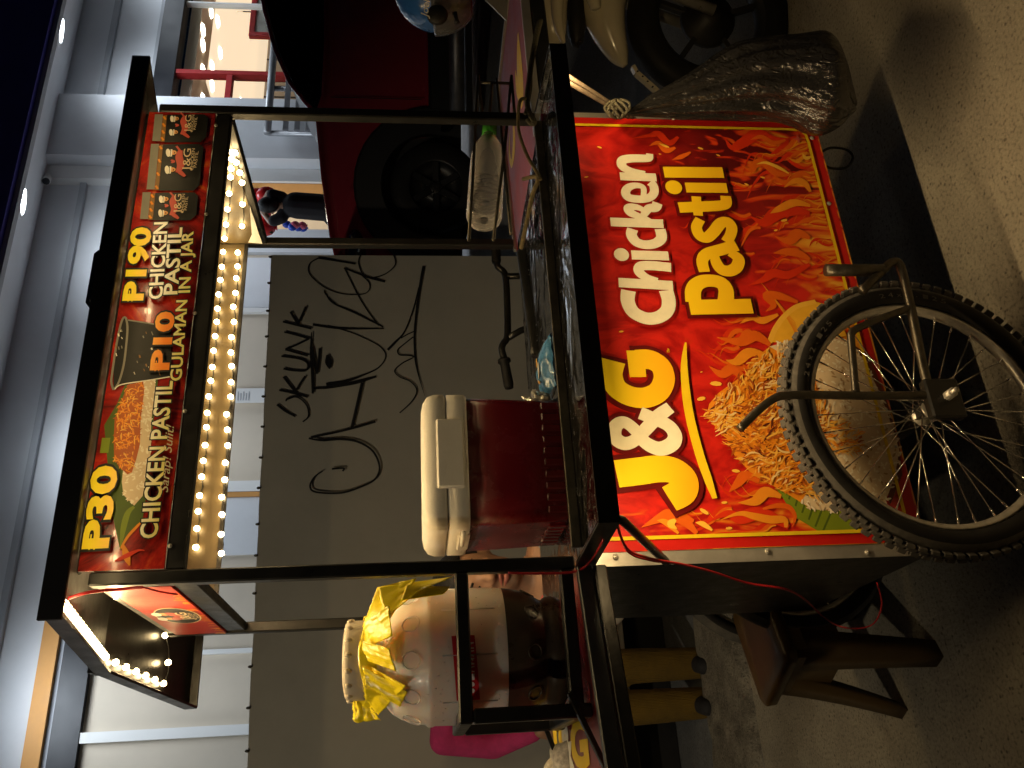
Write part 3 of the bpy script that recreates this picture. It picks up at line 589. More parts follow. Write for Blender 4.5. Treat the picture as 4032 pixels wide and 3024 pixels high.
# flames
FL = MB(); foff = [.0004]
def tongue(x, y, L_, wd, lean, curl, layers=3, ph=0.):
    for k in range(layers):
        s_ = (1, .72, .45)[k]; ws_ = (1, .60, .26)[k]; n = 7; pts = []; ww = []
        for i in range(n):
            t = i/(n-1); pts.append((x+lean*t*L_*s_+curl*L_*s_*.22*math.sin(2.6*math.pi*t*.62+ph)*(.25+t), y+L_*s_*t*(1-.10*t))); ww.append(wd*ws_*(1-t)**.75*(.75+.5*math.sin(math.pi*min(1, t*1.6)))+.0004)
        mi = k if layers == 3 else k
        pts = [(min(rx-.006, max(lx+.006, px_)), min(1.02, py_)) for px_, py_ in pts]; ribbon(FL, pb, pts, ww, foff[0]+k*.0005, mi, 5)
    foff[0] += .000012
def lick(pts, wd, mi, f):
    """a flame traced as a hooked stroke: thin at both ends"""
    q = B(f, *pts); n = len(q); ws = [wd*kz*max(.06, math.sin(math.pi*(.12+.88*i/(n-1)))) for i in range(n)]
    ribbon(FL, pb, q, ws, foff[0]+.0008+.0003*mi, mi, 6); foff[0] += .000012
for i in range(24):
    t = R.random(); x = .50+(rx-.02-.50)*t**.75; tongue(x, zb_+.004, (.05+.15*R.random())*(.55+.75*t), .012+.018*R.random(), R.uniform(-.45, .05), R.choice((-1, 1))*R.uniform(.5, 1.1), 3, R.uniform(0, 2))
for i in range(18):
    x = R.uniform(.62, rx-.03); tongue(x, R.uniform(zb_+.06, .66), R.uniform(.05, .13), R.uniform(.007, .016), R.uniform(-.5, .0), R.choice((-1, 1))*R.uniform(.7, 1.3), 2+(R.random() < .4), R.uniform(0, 2))
for i in range(8):
    x = lx+.012+.11*R.random(); tongue(x, R.uniform(zb_+.02, .80), R.uniform(.06, .16), R.uniform(.008, .017), R.uniform(-.35, .35), R.choice((-1, 1))*R.uniform(.7, 1.2), 3, R.uniform(0, 2))
for i in range(18):
    t = R.random(); x = .30+.30*t; tongue(x, .60+.05*R.random()-.10*t*0, R.uniform(.05, .12), R.uniform(.010, .020), R.uniform(-.5, .1), R.choice((-1, 1))*R.uniform(.7, 1.2), 2, R.uniform(0, 2))
for pts, wd, mi, f in (
    ([(1640, 1230), (1500, 1300), (1400, 1290), (1340, 1330), (1240, 1370)], 60, 0, ZA), ([(1640, 1200), (1560, 1160), (1480, 1150), (1400, 1160)], 60, 1, ZA), ([(1640, 1060), (1560, 1030), (1500, 1080), (1410, 1050)], 70, 1, ZA),
    ([(1640, 900), (1520, 880), (1420, 900), (1340, 960), (1250, 920)], 90, 0, ZA), ([(1640, 850), (1540, 830), (1440, 870), (1380, 900)], 55, 2, ZA), ([(1640, 760), (1600, 700), (1540, 690), (1470, 730)], 50, 2, ZA), ([(1650, 660), (1580, 640), (1500, 700), (1430, 680), (1400, 640)], 45, 1, ZA),
    ([(1520, 640), (1420, 640), (1340, 570), (1280, 580), (1260, 620), (1195, 590)], 60, 1, ZA), ([(1500, 640), (1430, 600), (1350, 570), (1290, 580)], 26, 3, ZA), ([(1500, 420), (1400, 420), (1300, 380), (1200, 440), (1130, 470), (1085, 410)], 80, 0, ZA), ([(1480, 420), (1400, 440), (1320, 400), (1250, 420)], 40, 1, ZA),
    ([(780, 400), (720, 440), (650, 380), (600, 390), (480, 410)], 50, 0, ZA), ([(760, 470), (700, 490), (650, 440), (590, 460)], 44, 1, ZA), ([(720, 470), (690, 460), (650, 445)], 18, 3, ZA), ([(860, 500), (800, 530), (740, 550)], 34, 1, ZA), ([(1620, 500), (1560, 560), (1500, 540)], 30, 2, ZA), ([(1650, 530), (1610, 540), (1590, 510)], 30, 3, ZA),
    ([(1560, 1480), (1440, 1440), (1360, 1440), (1400, 1500), (1350, 1540)], 60, 1, ZA), ([(1430, 1560), (1330, 1600), (1260, 1580), (1180, 1620)], 46, 2, ZA),
    ([(1500, 1290), (1420, 1240), (1300, 1200), (1180, 1230), (1100, 1200), (980, 1250)], 70, 0, ZB), ([(1480, 1290), (1470, 1240), (1380, 1240), (1280, 1220), (1180, 1200), (1060, 1240)], 42, 2, ZB), ([(1330, 1170), (1420, 1150), (1500, 1160), (1540, 1220), (1520, 1290)], 30, 1, ZB),
    ([(900, 1330), (820, 1250), (720, 1210), (640, 1240), (540, 1290)], 60, 1, ZB), ([(880, 1250), (800, 1210), (740, 1210), (700, 1190), (640, 1210)], 44, 1, ZB), ([(780, 1330), (700, 1260), (640, 1245)], 34, 2, ZB), ([(760, 1240), (730, 1270), (770, 1300)], 40, 3, ZB), ([(1000, 1310), (940, 1270), (890, 1260)], 30, 3, ZB),
    ([(1450, 1090), (1350, 1060), (1280, 1120), (1170, 1130)], 60, 2, ZB), ([(1310, 990), (1220, 950), (1170, 1000), (1110, 1060)], 54, 1, ZB), ([(1380, 100), (1280, 40), (1180, 80), (1030, 50)], 70, 1, ZB), ([(1340, 160), (1240, 150), (1160, 210), (1090, 200)], 60, 2, ZB), ([(1230, 330), (1130, 260), (1060, 290), (980, 240)], 60, 1, ZB)):
    lick(pts, wd, mi, f)
for (x, y, r_, f) in ((265, 468, 16, ZA), (180, 662, 14, ZA), (925, 475, 18, ZA), (1040, 520, 14, ZA), (660, 512, 9, ZA), (1225, 710, 15, ZA), (1330, 665, 16, ZA), (1415, 1010, 14, ZA), (1470, 945, 22, ZA), (407, 12, 14, ZB), (1025, 352, 34, ZB), (930, 450, 26, ZB), (930, 276, 8, ZB), (1155, 922, 22, ZB), (1080, 1128, 16, ZB), (948, 1186, 26, ZB), (1110, 1296, 18, ZB)):
    disc(FL, pb, pb.px(*f(x, y)), r_*kz, r_*kz*.42, .0022, 3, 8, 1.4+R.uniform(-.5, .5))
FL.build('flame_print', [inp('flame_red'), inp('flame_orange'), inp('flame_amber'), inp('flame_yellow')], ban)['kind'] = 'stuff'
# sparkle mark near the corner
mb = MB(); c = pb.px(*ZA(1560, 415)); s_ = 42*kz
poly(mb, pb, [(c[0]+s_*(1 if i % 2 == 0 else .3)*math.cos(math.pi*i/4+.0), c[1]+s_*(1 if i % 2 == 0 else .3)*math.sin(math.pi*i/4)) for i in range(8)], .0032); mb.build('sparkle_print', inp('pale_red'), ban)
# food picture
def inside(p, P_):
    r_ = False; n = len(P_)
    for i in range(n):
        (x0, y0), (x1, y1) = P_[i], P_[(i+1) % n]
        if (y0 > p[1]) != (y1 > p[1]) and p[0] < (x1-x0)*(p[1]-y0)/(y1-y0)+x0: r_ = not r_
    return r_
def scatter(P_, n):
    xs = [p[0] for p in P_]; ys = [p[1] for p in P_]; o = []
    while len(o) < n:
        p = (R.uniform(min(xs), max(xs)), R.uniform(min(ys), max(ys)))
        if inside(p, P_): o.append(p)
    return o
FD = MB(); fo = [.0026]
names = ['shred_cream', 'shred_tan', 'shred_orange', 'shred_deep', 'shred_dark', 'rice_white', 'rice_cream', 'rice_shade', 'leaf', 'leaf_dark', 'lime', 'flame_yellow']
leaf = B(Z6, (560, 1450), (640, 1560), (720, 1690), (900, 1800), (1120, 1800), (1180, 1700), (900, 1560), (700, 1460))
poly(FD, pb, leaf, .0024, 8)
for i in range(9):
    a = leaf[2]; t = i/8; p = (leaf[0][0]*(1-t)+leaf[3][0]*t, leaf[0][1]*(1-t)+leaf[3][1]*t); ribbon(FD, pb, [p, (p[0]+.06, p[1]-.02-.02*t)], .004, .00245, 9, 1, False)
lime = B(Z6, (560, 560), (600, 470), (660, 390), (740, 330), (860, 300), (980, 330), (1060, 520), (760, 570))
poly(FD, pb, lime, .00235, 10); ribbon(FD, pb, lime[:5], 30*kz, .00237, 11); 
for i in range(12): p = lime[3]; ribbon(FD, pb, [(lime[7][0]+.012*i*.4, lime[7][1]), (lime[2][0]+.008*i, lime[2][1]-.004+.004*i)], .0012, .0024, 2, 1, False)
mound = B(Z6, (150, 1040), (170, 960), (230, 890), (300, 840), (410, 760), (430, 690), (500, 640), (560, 590), (720, 550), (900, 520), (1050, 560), (1160, 660), (1250, 860), (1310, 1010), (1350, 1130), (1390, 1260), (1360, 1420), (1310, 1580), (1200, 1640), (1010, 1640), (830, 1640), (700, 1560), (560, 1480), (450, 1420), (330, 1290), (280, 1180), (200, 1100))
rice = B(Z6, (560, 590), (720, 545), (900, 510), (1060, 560), (1170, 680), (1260, 860), (1320, 1010), (1360, 1130), (1400, 1260), (1370, 1440), (1310, 1590), (1200, 1655), (1010, 1655), (860, 1645), (760, 1600), (900, 1400), (960, 1200), (930, 1000), (850, 800), (720, 680))
plate = B(Z6, (1040, 540), (1200, 640), (1300, 880), (1400, 1200), (1420, 1420), (1340, 1620), (1320, 1480), (1360, 1300), (1300, 1040), (1180, 740)); poly(FD, pb, plate, .00232, 4)
poly(FD, pb, mound, .0025, 2); poly(FD, pb, rice, .00252, 6)
for p in scatter(rice, 620):
    a = R.uniform(0, 3.14); disc(FD, pb, p, R.uniform(.0035, .0065), R.uniform(.0016, .0026), fo[0], R.choice((5, 5, 5, 6, 6, 7)), 7, a); fo[0] += 1.5e-6
for i in range(len(rice)-6):   # ragged rim of grains
    a, b_ = rice[i], rice[i+1]
    for k in range(7):
        t = R.random(); disc(FD, pb, (a[0]*(1-t)+b_[0]*t+R.uniform(-.004, .004), a[1]*(1-t)+b_[1]*t+R.uniform(-.004, .004)), .006, .0022, fo[0], R.choice((5, 6)), 7, R.uniform(0, 3.14)); fo[0] += 1.5e-6
meat = B(Z6, (150, 1040), (170, 960), (230, 890), (300, 840), (410, 760), (430, 690), (500, 640), (620, 610), (740, 700), (860, 840), (930, 1000), (1030, 1060), (1150, 1150), (1130, 1290), (960, 1290), (900, 1400), (850, 1560), (700, 1540), (560, 1480), (450, 1420), (330, 1290), (280, 1180), (200, 1100))
cen = pb.px(*Z6(560, 1150))
for i, p in enumerate(scatter(meat, 1500)):
    d = math.hypot(p[0]-cen[0], p[1]-cen[1]); nz_ = noise.noise((p[0]*22, p[1]*22, 3))
    a = 1.9+1.3*noise.noise((p[0]*14, p[1]*14, 0))+R.uniform(-.5, .5)+(p[0]-cen[0])*4
    L_ = R.uniform(.010, .034)*(1.15 if i > 500 else .8); wd = R.uniform(.0018, .0050)
    rim = d/.17+nz_*.9
    if i < 420: c = R.choice((3, 3, 2, 4))
    elif rim > .62: c = R.choice((0, 0, 1, 1, 1, 2, 3))
    elif rim > .3: c = R.choice((0, 1, 1, 2, 2, 2, 3))
    else: c = R.choice((1, 2, 2, 2, 3, 3, 4))
    q = []
    for k in range(4): t = k/3-.5; q.append((p[0]+math.cos(a)*L_*t+.22*L_*math.sin(3*t+i)*math.sin(a), p[1]+math.sin(a)*L_*t-.22*L_*math.sin(3*t+i)*math.cos(a)))
    ribbon(FD, pb, q, [wd*.3, wd, wd*.9, wd*.25], fo[0]+.0003, c, 3); fo[0] += 1.2e-6
FD.build('dish_print', [inp(n) for n in names], ban)['kind'] = 'stuff'
# big lettering: outline first, then the letter faces
LT = MB(); lo = [.0052]
def stroke(f, pts, wd, mi, out=34, sm=True, oc=3):
    q = B(f, *pts); ws = [x*kz for x in wd] if isinstance(wd, (list, tuple)) else wd*kz
    if out:
        e = [(q[0][0]-(q[1][0]-q[0][0])/max(1e-6, math.dist(q[0], q[1]))*out*.5*kz, q[0][1]-(q[1][1]-q[0][1])/max(1e-6, math.dist(q[0], q[1]))*out*.5*kz)]+q+[(q[-1][0]+(q[-1][0]-q[-2][0])/max(1e-6, math.dist(q[-1], q[-2]))*out*.5*kz, q[-1][1]+(q[-1][1]-q[-2][1])/max(1e-6, math.dist(q[-1], q[-2]))*out*.5*kz)]
        wo = [x+out*kz for x in ws] if isinstance(ws, list) else ws+out*kz
        if isinstance(wo, list): wo = [wo[0]]+wo+[wo[-1]]
        ribbon(LT, pb, e, wo, lo[0], oc, 7, sm)
    ribbon(LT, pb, q, ws, lo[0]+.0030, mi, 7, sm); lo[0] += .00004
def dot(f, c, r_, mi, out=30, oc=3):
    p = pb.px(*f(*c)); disc(LT, pb, p, (r_+out/2)*kz, (r_+out/2)*kz, lo[0], oc, 24); disc(LT, pb, p, r_*kz, r_*kz, lo[0]+.0030, mi, 24); lo[0] += .00004
CR, GO, GL = 1, 0, 2
# Chicken
SO = 4
stroke(ZA, [(450, 1412), (446, 1480), (480, 1550), (560, 1592), (640, 1588), (700, 1545), (712, 1480), (695, 1412)], [84, 80, 78, 76, 76, 78, 80, 84], CR, 26, True, SO)
stroke(ZA, [(386, 1360), (740, 1380)], 62, CR, 24, False, SO); stroke(ZA, [(640, 1350), (570, 1330), (520, 1290), (530, 1255), (600, 1250), (728, 1262)], [40, 50, 60, 62, 62, 62], CR, 24, True, SO)
dot(ZA, (405, 1178), 44, CR, 24, SO); stroke(ZA, [(470, 1180), (712, 1187)], 62, CR, 24, False, SO)
stroke(ZA, [(478, 1012), (470, 1050), (500, 1095), (560, 1114), (625, 1105), (665, 1070), (656, 1012)], [66, 64, 62, 60, 62, 64, 66], CR, 24, True, SO)
stroke(ZA, [(333, 965), (678, 978)], 62, CR, 24, False, SO); stroke(ZA, [(590, 955), (520, 930), (465, 905), (450, 875), (490, 868), (540, 885), (570, 925)], [30, 44, 56, 56, 46, 36, 30], CR, 20, True, SO); stroke(ZA, [(545, 930), (580, 880), (625, 872), (640, 842)], [40, 56, 62, 62], CR, 24, True, SO)
stroke(ZA, [(545, 822), (548, 745), (500, 728), (450, 742), (432, 775), (455, 808), (530, 818), (590, 806), (618, 772), (612, 728), (590, 708)], [34, 36, 42, 52, 56, 56, 54, 54, 54, 54, 54], CR, 24, True, SO)
stroke(ZA, [(395, 668), (632, 676)], 60, CR, 24, False, SO); stroke(ZA, [(560, 650), (470, 635), (412, 605), (412, 565), (470, 552), (560, 552), (585, 548), (588, 522)], [36, 48, 58, 62, 62, 58, 50, 42], CR, 24, True, SO)
# Pastil
stroke(ZA, [(848, 1522), (1255, 1514)], 96, GL, 40, False); stroke(ZA, [(872, 1490), (872, 1410), (910, 1362), (985, 1348), (1055, 1366), (1085, 1415), (1080, 1490)], [92, 92, 86, 82, 86, 90, 92], GL, 40)
stroke(ZA, [(1155, 1118), (1040, 1150), (960, 1175), (930, 1220), (945, 1292)], [76, 78, 74, 70, 66], GL, 38); stroke(ZA, [(1010, 1160), (1020, 1225), (1055, 1275), (1110, 1285), (1155, 1258), (1165, 1205), (1110, 1165)], [40, 66, 72, 74, 74, 70, 54], GL, 38)
stroke(ZA, [(918, 948), (893, 1000), (915, 1055), (960, 1068), (1005, 1030), (1050, 975), (1095, 968), (1122, 1005), (1112, 1055), (1085, 1098)], [62, 66, 70, 72, 74, 74, 72, 68, 66, 66], GL, 36)
stroke(ZA, [(778, 872), (930, 866), (1040, 860), (1085, 845), (1082, 797)], [76, 76, 74, 70, 66], GL, 36); stroke(ZA, [(905, 925), (890, 800)], 58, GL, 30, False)
dot(ZA, (745, 740), 52, GL, 38); stroke(ZA, [(822, 742), (1093, 745)], 74, GL, 38, False); stroke(ZA, [(680, 642), (1068, 645)], 82, GL, 38, False)
# J & G
stroke(ZB, [(372, 948), (520, 930), (640, 915), (740, 926), (808, 985), (800, 1060), (715, 1112)], [146, 146, 144, 142, 146, 146, 136], GO, 56)
stroke(ZB, [(352, 212), (338, 300), (372, 388), (460, 442), (560, 452), (645, 412), (682, 330), (660, 250), (590, 205), (500, 205)], [130, 122, 118, 118, 118, 116, 116, 116, 118, 120], GO, 56)
q = B(ZB, (436, 145), (548, 145), (566, 318), (458, 318)); poly(LT, pb, q, lo[0]+.0031, GO)
stroke(ZB, [(722, 515), (640, 575), (560, 660), (490, 730), (420, 750), (362, 710), (366, 640), (420, 612), (490, 660), (560, 745), (650, 785), (730, 755), (752, 700), (715, 640), (640, 600), (525, 552)], [66, 74, 70, 66, 74, 76, 72, 66, 66, 72, 78, 80, 76, 72, 70, 74], CR, 40)
stroke(ZB, [(822, 92), (812, 220), (818, 360), (845, 560), (905, 800), (965, 980), (1010, 1108)], [10, 34, 44, 48, 48, 44, 26], 5, 0)
text_into(LT, pb, 'TM', pb.px(*ZB(718, 158)), pb.px(*ZB(720, 132)), 14*kz, lo[0], 5, .02)
LT.build('lettering', [inp('gold'), inp('cream'), inp('gold_low'), inp('maroon'), inp('maroon_soft'), inp('yellow')], ban)
# rivets
rv = MB(); rv.ell((0, 0, 0), (.0034, .0026, .0034), 12); rv.lathe([(.0058, -.001), (.0058, .0004), (.0034, .0008)], 14, 0, Matrix.Rotation(math.pi/2, 4, 'X'))
first = None
for (f, x, y) in ((ZB, 372, 1480), (ZB, 1365, 1444), (Z9, 1200, 262), (ZA, 748, 275), (ZA, 1522, 290), (Z3, 838, 893), (Z3, 948, 1318), (Z6, 1085, 215), (Z6, 1213, 672), (Z6, 1380, 1235)):
    p = aty(*f(x, y), -.004)
    if first is None: first = rv.build('screw', M_['chrome_dull'], cart); o = first; base_inv = o.matrix_parent_inverse.copy()
    else: o = first.copy(); COL.objects.link(o)
    o.location = p
# roof ---------------------------------------------------------------
FLc, RLc, BLc = Vector((-.075, -.132, 1.968)), Vector((-.105, .37, 2.041)), Vector((-.139, .87, 1.968))
FRc, RRc, BRc = Vector((1.172, -.134, 1.970)), Vector((1.142, .37, 2.043)), Vector((1.108, .87, 1.970))
up_ = Vector((0, 0, .033))
def slab(cs, name, m, t=up_):
    mb = MB(); mb.add([*cs, *[c+t for c in cs]], [(0, 3, 2, 1), (4, 5, 6, 7), (0, 1, 5, 4), (1, 2, 6, 5), (2, 3, 7, 6), (3, 0, 4, 7)]); return mb.build(name, m, cart)
lf = Vector((0, 0, .021)); slab([p+lf for p in (FLc, FRc, RRc, RLc)], 'roof_panel', bk, Vector((0, 0, .012))); slab([p+lf for p in (RLc, RRc, BRc, BLc)], 'roof_panel', bk, Vector((0, 0, .012)))
for p, q in ((FLc, RLc), (RLc, BLc), (FRc, RRc), (RRc, BRc), (BLc, BRc)):
    mb = MB(); mb.bar(p+Vector((0, 0, .0175)), q+Vector((0, 0, .0175)), .007, .034); mb.build('roof_fascia', bk, cart)
mb = MB(); mb.bar(FLc+Vector((-.012, -.004, .0185)), FRc+Vector((.002, -.004, .0185)), .008, .039); mb.build('roof_fascia', M_['black_flat'], cart)
mb = MB(); mb.bar(RLc+Vector((-.004, 0, .036)), RRc+Vector((.004, 0, .036)), .05, .012); mb.build('ridge_cap', bk, cart)
# bulge clipped on the roof front edge
a = aty(*ZC(345, 1530), -.13); mb = MB(); mb.rbox((a.x-.09, -.128, 1.995), (a.x+.05, -.06, 2.026), .012); mb.build('roof_clip', bk, cart)
# front sign ---------------------------------------------------------
ps = Plane((0, .003, 0), (1, 0, 0), (0, 0, 1)); S_ = lambda f, *pp: [ps.px(*f(*p)) for p in pp]
sx0, sx1 = .027, W-.027
zt = (ps.px(*ZE(140, 1290))[1]+ps.px(*ZC(790, 110))[1])/2; zl = (ps.px(*ZE(940, 1260))[1]+ps.px(*ZC(1395, 300))[1])/2; zr = (ps.px(*ZE(1140, 1240))[1]+ps.px(*ZC(1530, 300))[1])/2
mb = MB(); mb.rbox((sx0, .008, zr), (sx1, .030, zl-.0005), .003); mb.build('sign_rail', bk, cart)
mb = MB(); mb.rbox((sx0, .010, zt+.0005), (sx1, .030, zt+.024), .003); mb.build('sign_rail', bk, cart)
def sign_mat():
    m = mat('sign_red', (.42, .02, .012), .22, var=0, coat=.6); t = m.node_tree; N = t.nodes; Lk = t.links; b = N['Principled BSDF']
    tc = N.new('ShaderNodeTexCoord'); n = N.new('ShaderNodeTexNoise'); setin(n, Scale=7, Detail=6, Roughness=.65, Distortion=1.6); Lk.new(tc.outputs['Object'], n.inputs['Vector'])
    r = N.new('ShaderNodeValToRGB'); e = r.color_ramp.elements; e[0].position = .36; e[0].color = (.055, .006, .005, 1); e[1].position = .56; e[1].color = (.42, .018, .010, 1); q = e.new(.74); q.color = (.68, .16, .02, 1); Lk.new(n.outputs[0], r.inputs[0]); Lk.new(r.outputs[0], b.inputs['Base Color']); return m
mb = MB(); mb.box((sx0+.001, .004, zl), (sx1-.001, .012, zt)); sg = mb.build('price_sign', sign_mat(), cart)
ks = (ps.px(1900, 500)[0]-ps.px(1800, 500)[0])/100*.42194
SP = MB(); so = [.0004]
def srib(f, pts, wd, mi, sm=True):
    ribbon(SP, ps, S_(f, *pts), [x*ks for x in wd] if isinstance(wd, (list, tuple)) else wd*ks, so[0], mi, 5, sm); so[0] += .00006
def spoly(f, pts, mi): poly(SP, ps, S_(f, *pts), so[0], mi); so[0] += .00006
SM = ['leaf_dark', 'leaf', 'rice_white', 'rice_cream', 'shred_orange', 'shred_deep', 'shred_tan', 'black', 'grey', 'white', 'price', 'letter', 'maroon', 'flame_amber', 'flame_red', 'glass_brown', 'skin', 'pale_red']
SI = {n: i for i, n in enumerate(SM)}
spoly(ZE, [(530, 1110), (480, 880), (440, 650), (420, 400), (400, 150), (380, -60), (500, -260), (640, -600), (860, -740), (890, -560), (850, -200), (800, 300), (760, 700), (730, 850), (600, 980)], SI['leaf_dark'])
srib(ZE, [(530, 1105), (560, 900), (600, 760), (660, 700)], [4, 40, 40, 20], SI['leaf']); srib(ZE, [(535, 1090), (600, 980), (690, 880), (740, 830)], [14, 20, 20, 6], SI['flame_amber']); srib(ZD, [(400, 1480), (380, 1620)], 60, SI['leaf'])
rp = S_(ZE, (660, 690), (560, 590), (545, 470), (560, 330), (640, 200), (700, 0), (640, -300), (620, -430), (680, -560), (790, -710), (840, -600), (860, -420), (820, -100), (815, 200), (770, 420), (740, 600))
poly(SP, ps, rp, so[0], SI['rice_cream']); so[0] += .0001
for p in scatter(rp, 260): disc(SP, ps, p, .0042, .0017, so[0], SI[R.choice(('rice_white', 'rice_white', 'rice_cream'))], 6, R.uniform(0, 3)); so[0] += 2e-6
mp_ = S_(ZE, (600, 400), (520, 330), (475, 250), (470, 80), (480, -120), (560, -330), (630, -500), (740, -520), (755, -380), (720, -100), (715, 120), (680, 260), (640, 380))
poly(SP, ps, mp_, so[0], SI['shred_deep']); so[0] += .0001
for p in scatter(mp_, 280):
    a = R.uniform(0, 3.14); L_ = R.uniform(.006, .016); ribbon(SP, ps, [(p[0]-math.cos(a)*L_/2, p[1]-math.sin(a)*L_/2), (p[0]+.002, p[1]+.001), (p[0]+math.cos(a)*L_/2, p[1]+math.sin(a)*L_/2)], [.0008, .0028, .0008], so[0], SI[R.choice(('shred_orange', 'shred_orange', 'shred_tan', 'shred_deep'))], 2); so[0] += 2e-6
srib(ZE, [(560, 1060), (590, 1160), (620, 1250)], [14, 50, 10], SI['flame_amber']); srib(ZE, [(480, 1210), (590, 1160), (700, 1110), (760, 1110)], [10, 34, 18, 6], SI['flame_red'])
# drink cup
spoly(ZD, [(470, 1035), (530, 1000), (1010, 905), (1000, 420), (870, 420), (610, 385), (570, 350), (540, 420), (470, 800)], SI['black'])
srib(ZD, [(470, 1035), (520, 960), (565, 800), (590, 600), (600, 450), (580, 360), (545, 400), (500, 600), (462, 850), (450, 960), (470, 1035)], 16, SI['grey']); srib(ZD, [(480, 1030), (545, 985), (800, 945), (1000, 912)], 9, SI['white']); srib(ZD, [(605, 385), (740, 405), (860, 425)], 12, SI['grey'])
for i in range(34): srib(ZD, [(R.uniform(470, 560), 0) if 0 else (lambda a, b: (a, b))(*(R.choice(((R.uniform(480, 560), R.uniform(420, 960)), (R.uniform(620, 960), R.uniform(450, 880))))))]*1+[(0, 0)], 1, SI['white']) if 0 else None
for i in range(24):
    x = R.uniform(640, 980) if i % 3 else R.uniform(490, 560); y = R.uniform(450, 880); srib(ZD, [(x, y), (x+R.uniform(4, 14), y+R.uniform(12, 34))], R.uniform(4, 12), SI[R.choice(('grey', 'white', 'rice_shade' if 0 else 'glass_brown'))], False)
# jars
for x0, x1, y0, y1 in ((730, 1250, 850, 1125), (800, 1290, 400, 850), (845, 1345, 125, 400)):
    xm = x0+.22*(x1-x0); yo0, yo1 = y0, y1
    sl_ = lambda x, y: (x-(y-(y0+y1)/2)*.10, y)
    spoly(ZC, [sl_(xm+5, y0+10), sl_(x1-40, y0+6), sl_(x1, y0+40), sl_(x1, y1-60), sl_(x1-50, y1-8), sl_(xm+5, y1-8)], SI['black'])
    spoly(ZC, [sl_(x0, y0+6), sl_(x0+75, y0+6), sl_(x0+75, y1-20), sl_(x0, y1-20)], SI['grey'])
    spoly(ZC, [sl_(x0+78, y0+20), sl_(xm+4, y0+14), sl_(xm+4, y1-14), sl_(x0+78, y1-14)], SI['glass_brown'])
    for k in range(4): yy = y0+40+k*(y1-y0-80)/3; srib(ZC, [(x0+84-(yy-(y0+y1)/2)*.1, yy-14), (x0+104-(yy-(y0+y1)/2)*.1, yy+16)], 18, SI['flame_amber'])
for xa, ya, xb_, yb, s_ in ((890, 1085, 900, 890, 1.), (950, 690, 965, 450, 1.15), (990, 335, 1005, 145, .95)):     # two-cook emblem in blobs, then the name
    for t in (.16, .82):
        cx, cy = xa+(xb_-xa)*t, ya+(yb-ya)*t; c = ps.px(*ZC(cx+22, cy))
        disc(SP, ps, ps.px(*ZC(cx+58*s_, cy-2)), 22*ks*s_, 26*ks*s_, so[0], SI['skin'], 14); so[0] += .00004
        disc(SP, ps, ps.px(*ZC(cx+18*s_, cy)), 40*ks*s_, 17*ks*s_, so[0], SI['white'], 14, .2); so[0] += .00004
        srib(ZC, [(cx+40*s_, cy+30*s_), (cx+44*s_, cy-28*s_)], 15*s_, SI['white'], False); srib(ZC, [(cx+36*s_, cy+26*s_), (cx+39*s_, cy-26*s_)], 4, SI['black'], False)
        srib(ZC, [(cx+64*s_, cy+8), (cx+72*s_, cy), (cx+64*s_, cy-8)], 6, SI['black'])
    for q, wd in (([(xa+62, ya-90*s_), (xa+85, ya-100*s_), (xa+60, ya-112*s_)], 22), ([(xa+120, ya-10*s_), (xa+150, ya-70*s_), (xa+135, ya-140*s_), (xa+150, ya-190*s_)], 54), ([(xa+190, ya+20*s_), (xa+150, ya-10), (xa+120, ya-30)], 34), ([(xa+150, ya-180*s_), (xa+110, ya-225*s_)], 26)): srib(ZC, q, [w_*s_ for w_ in ([wd*.6]+[wd]*(len(q)-2)+[wd*.6])], SI['pale_red'])
def sg_text(t, f0, a, f1, b_, h, mi, bold=.022, shear=0., halo=.05):
    p0 = ps.px(*f0(*a)); p1 = ps.px(*f1(*b_))
    if halo: text_into(SP, ps, t, p0, p1, h*ks, so[0], SI['black'], bold, shear, halo); so[0] += .0003
    text_into(SP, ps, t, p0, p1, h*ks, so[0], mi, bold, shear); so[0] += .0003
pr, le = SI['price'], SI['letter']
def price(txt, f0, a, f1, b_, h):
    p0 = ps.px(*f0(*a)); p1 = ps.px(*f1(*b_)); sg_text('P'+txt, f0, a, f1, b_, h, pr, .042)
    for k in (.52, .72): ribbon(SP, ps, [(p0[0]-.0025, p0[1]+h*ks*k), (p0[0]+h*ks*.62, p0[1]+h*ks*k)], h*ks*.055, so[0], pr, 1, False)
    so[0] += .0002
price('30', ZE, (418, 1095), ZE, (512, 325), 165); price('10', ZD, (985, 862), ZD, (1043, 318), 132); price('190', ZD, (745, 218), ZC, (826, 1195), 148)
sg_text('CHICKEN PASTIL', ZE, (882, 1003), ZD, (1030, 965), 116, le); sg_text('GULAMAN', ZD, (1110, 965), ZD, (1166, 215), 84, le)
sg_text('CHICKEN', ZD, (932, 205), ZC, (982, 1150), 106, le); sg_text('PASTIL', ZD, (1076, 165), ZC, (1118, 1203), 108, le); sg_text('IN A JAR', ZD, (1190, 150), ZC, (1222, 1240), 88, le)
sg_text('Sarap! Sulit!', ZE, (990, 585), ZD, (1047, 1372), 60, SI['rice_cream'], .0, .35, 0)
for a, b_, s_ in (((1105, 1072), (1115, 895), 1.), ((1190, 680), (1205, 475), 1.1), ((1195, 325), (1208, 165), .9)):
    sg_text('J&G', ZC, a, ZC, b_, 58*s_, SI['rice_cream'], .0, 0, 0); sg_text('CHICKEN', ZC, (a[0]+28*s_, a[1]), ZC, (b_[0]+32*s_, b_[1]), 24*s_, SI['rice_cream'], .0, 0, 0); sg_text('PASTIL', ZC, (a[0]+58*s_, a[1]-25*s_), ZC, (b_[0]+62*s_, b_[1]+25*s_), 24*s_, SI['rice_cream'], .0, 0, 0)
SP.build('sign_print', [inp(n) for n in SM], sg)['kind'] = 'stuff'
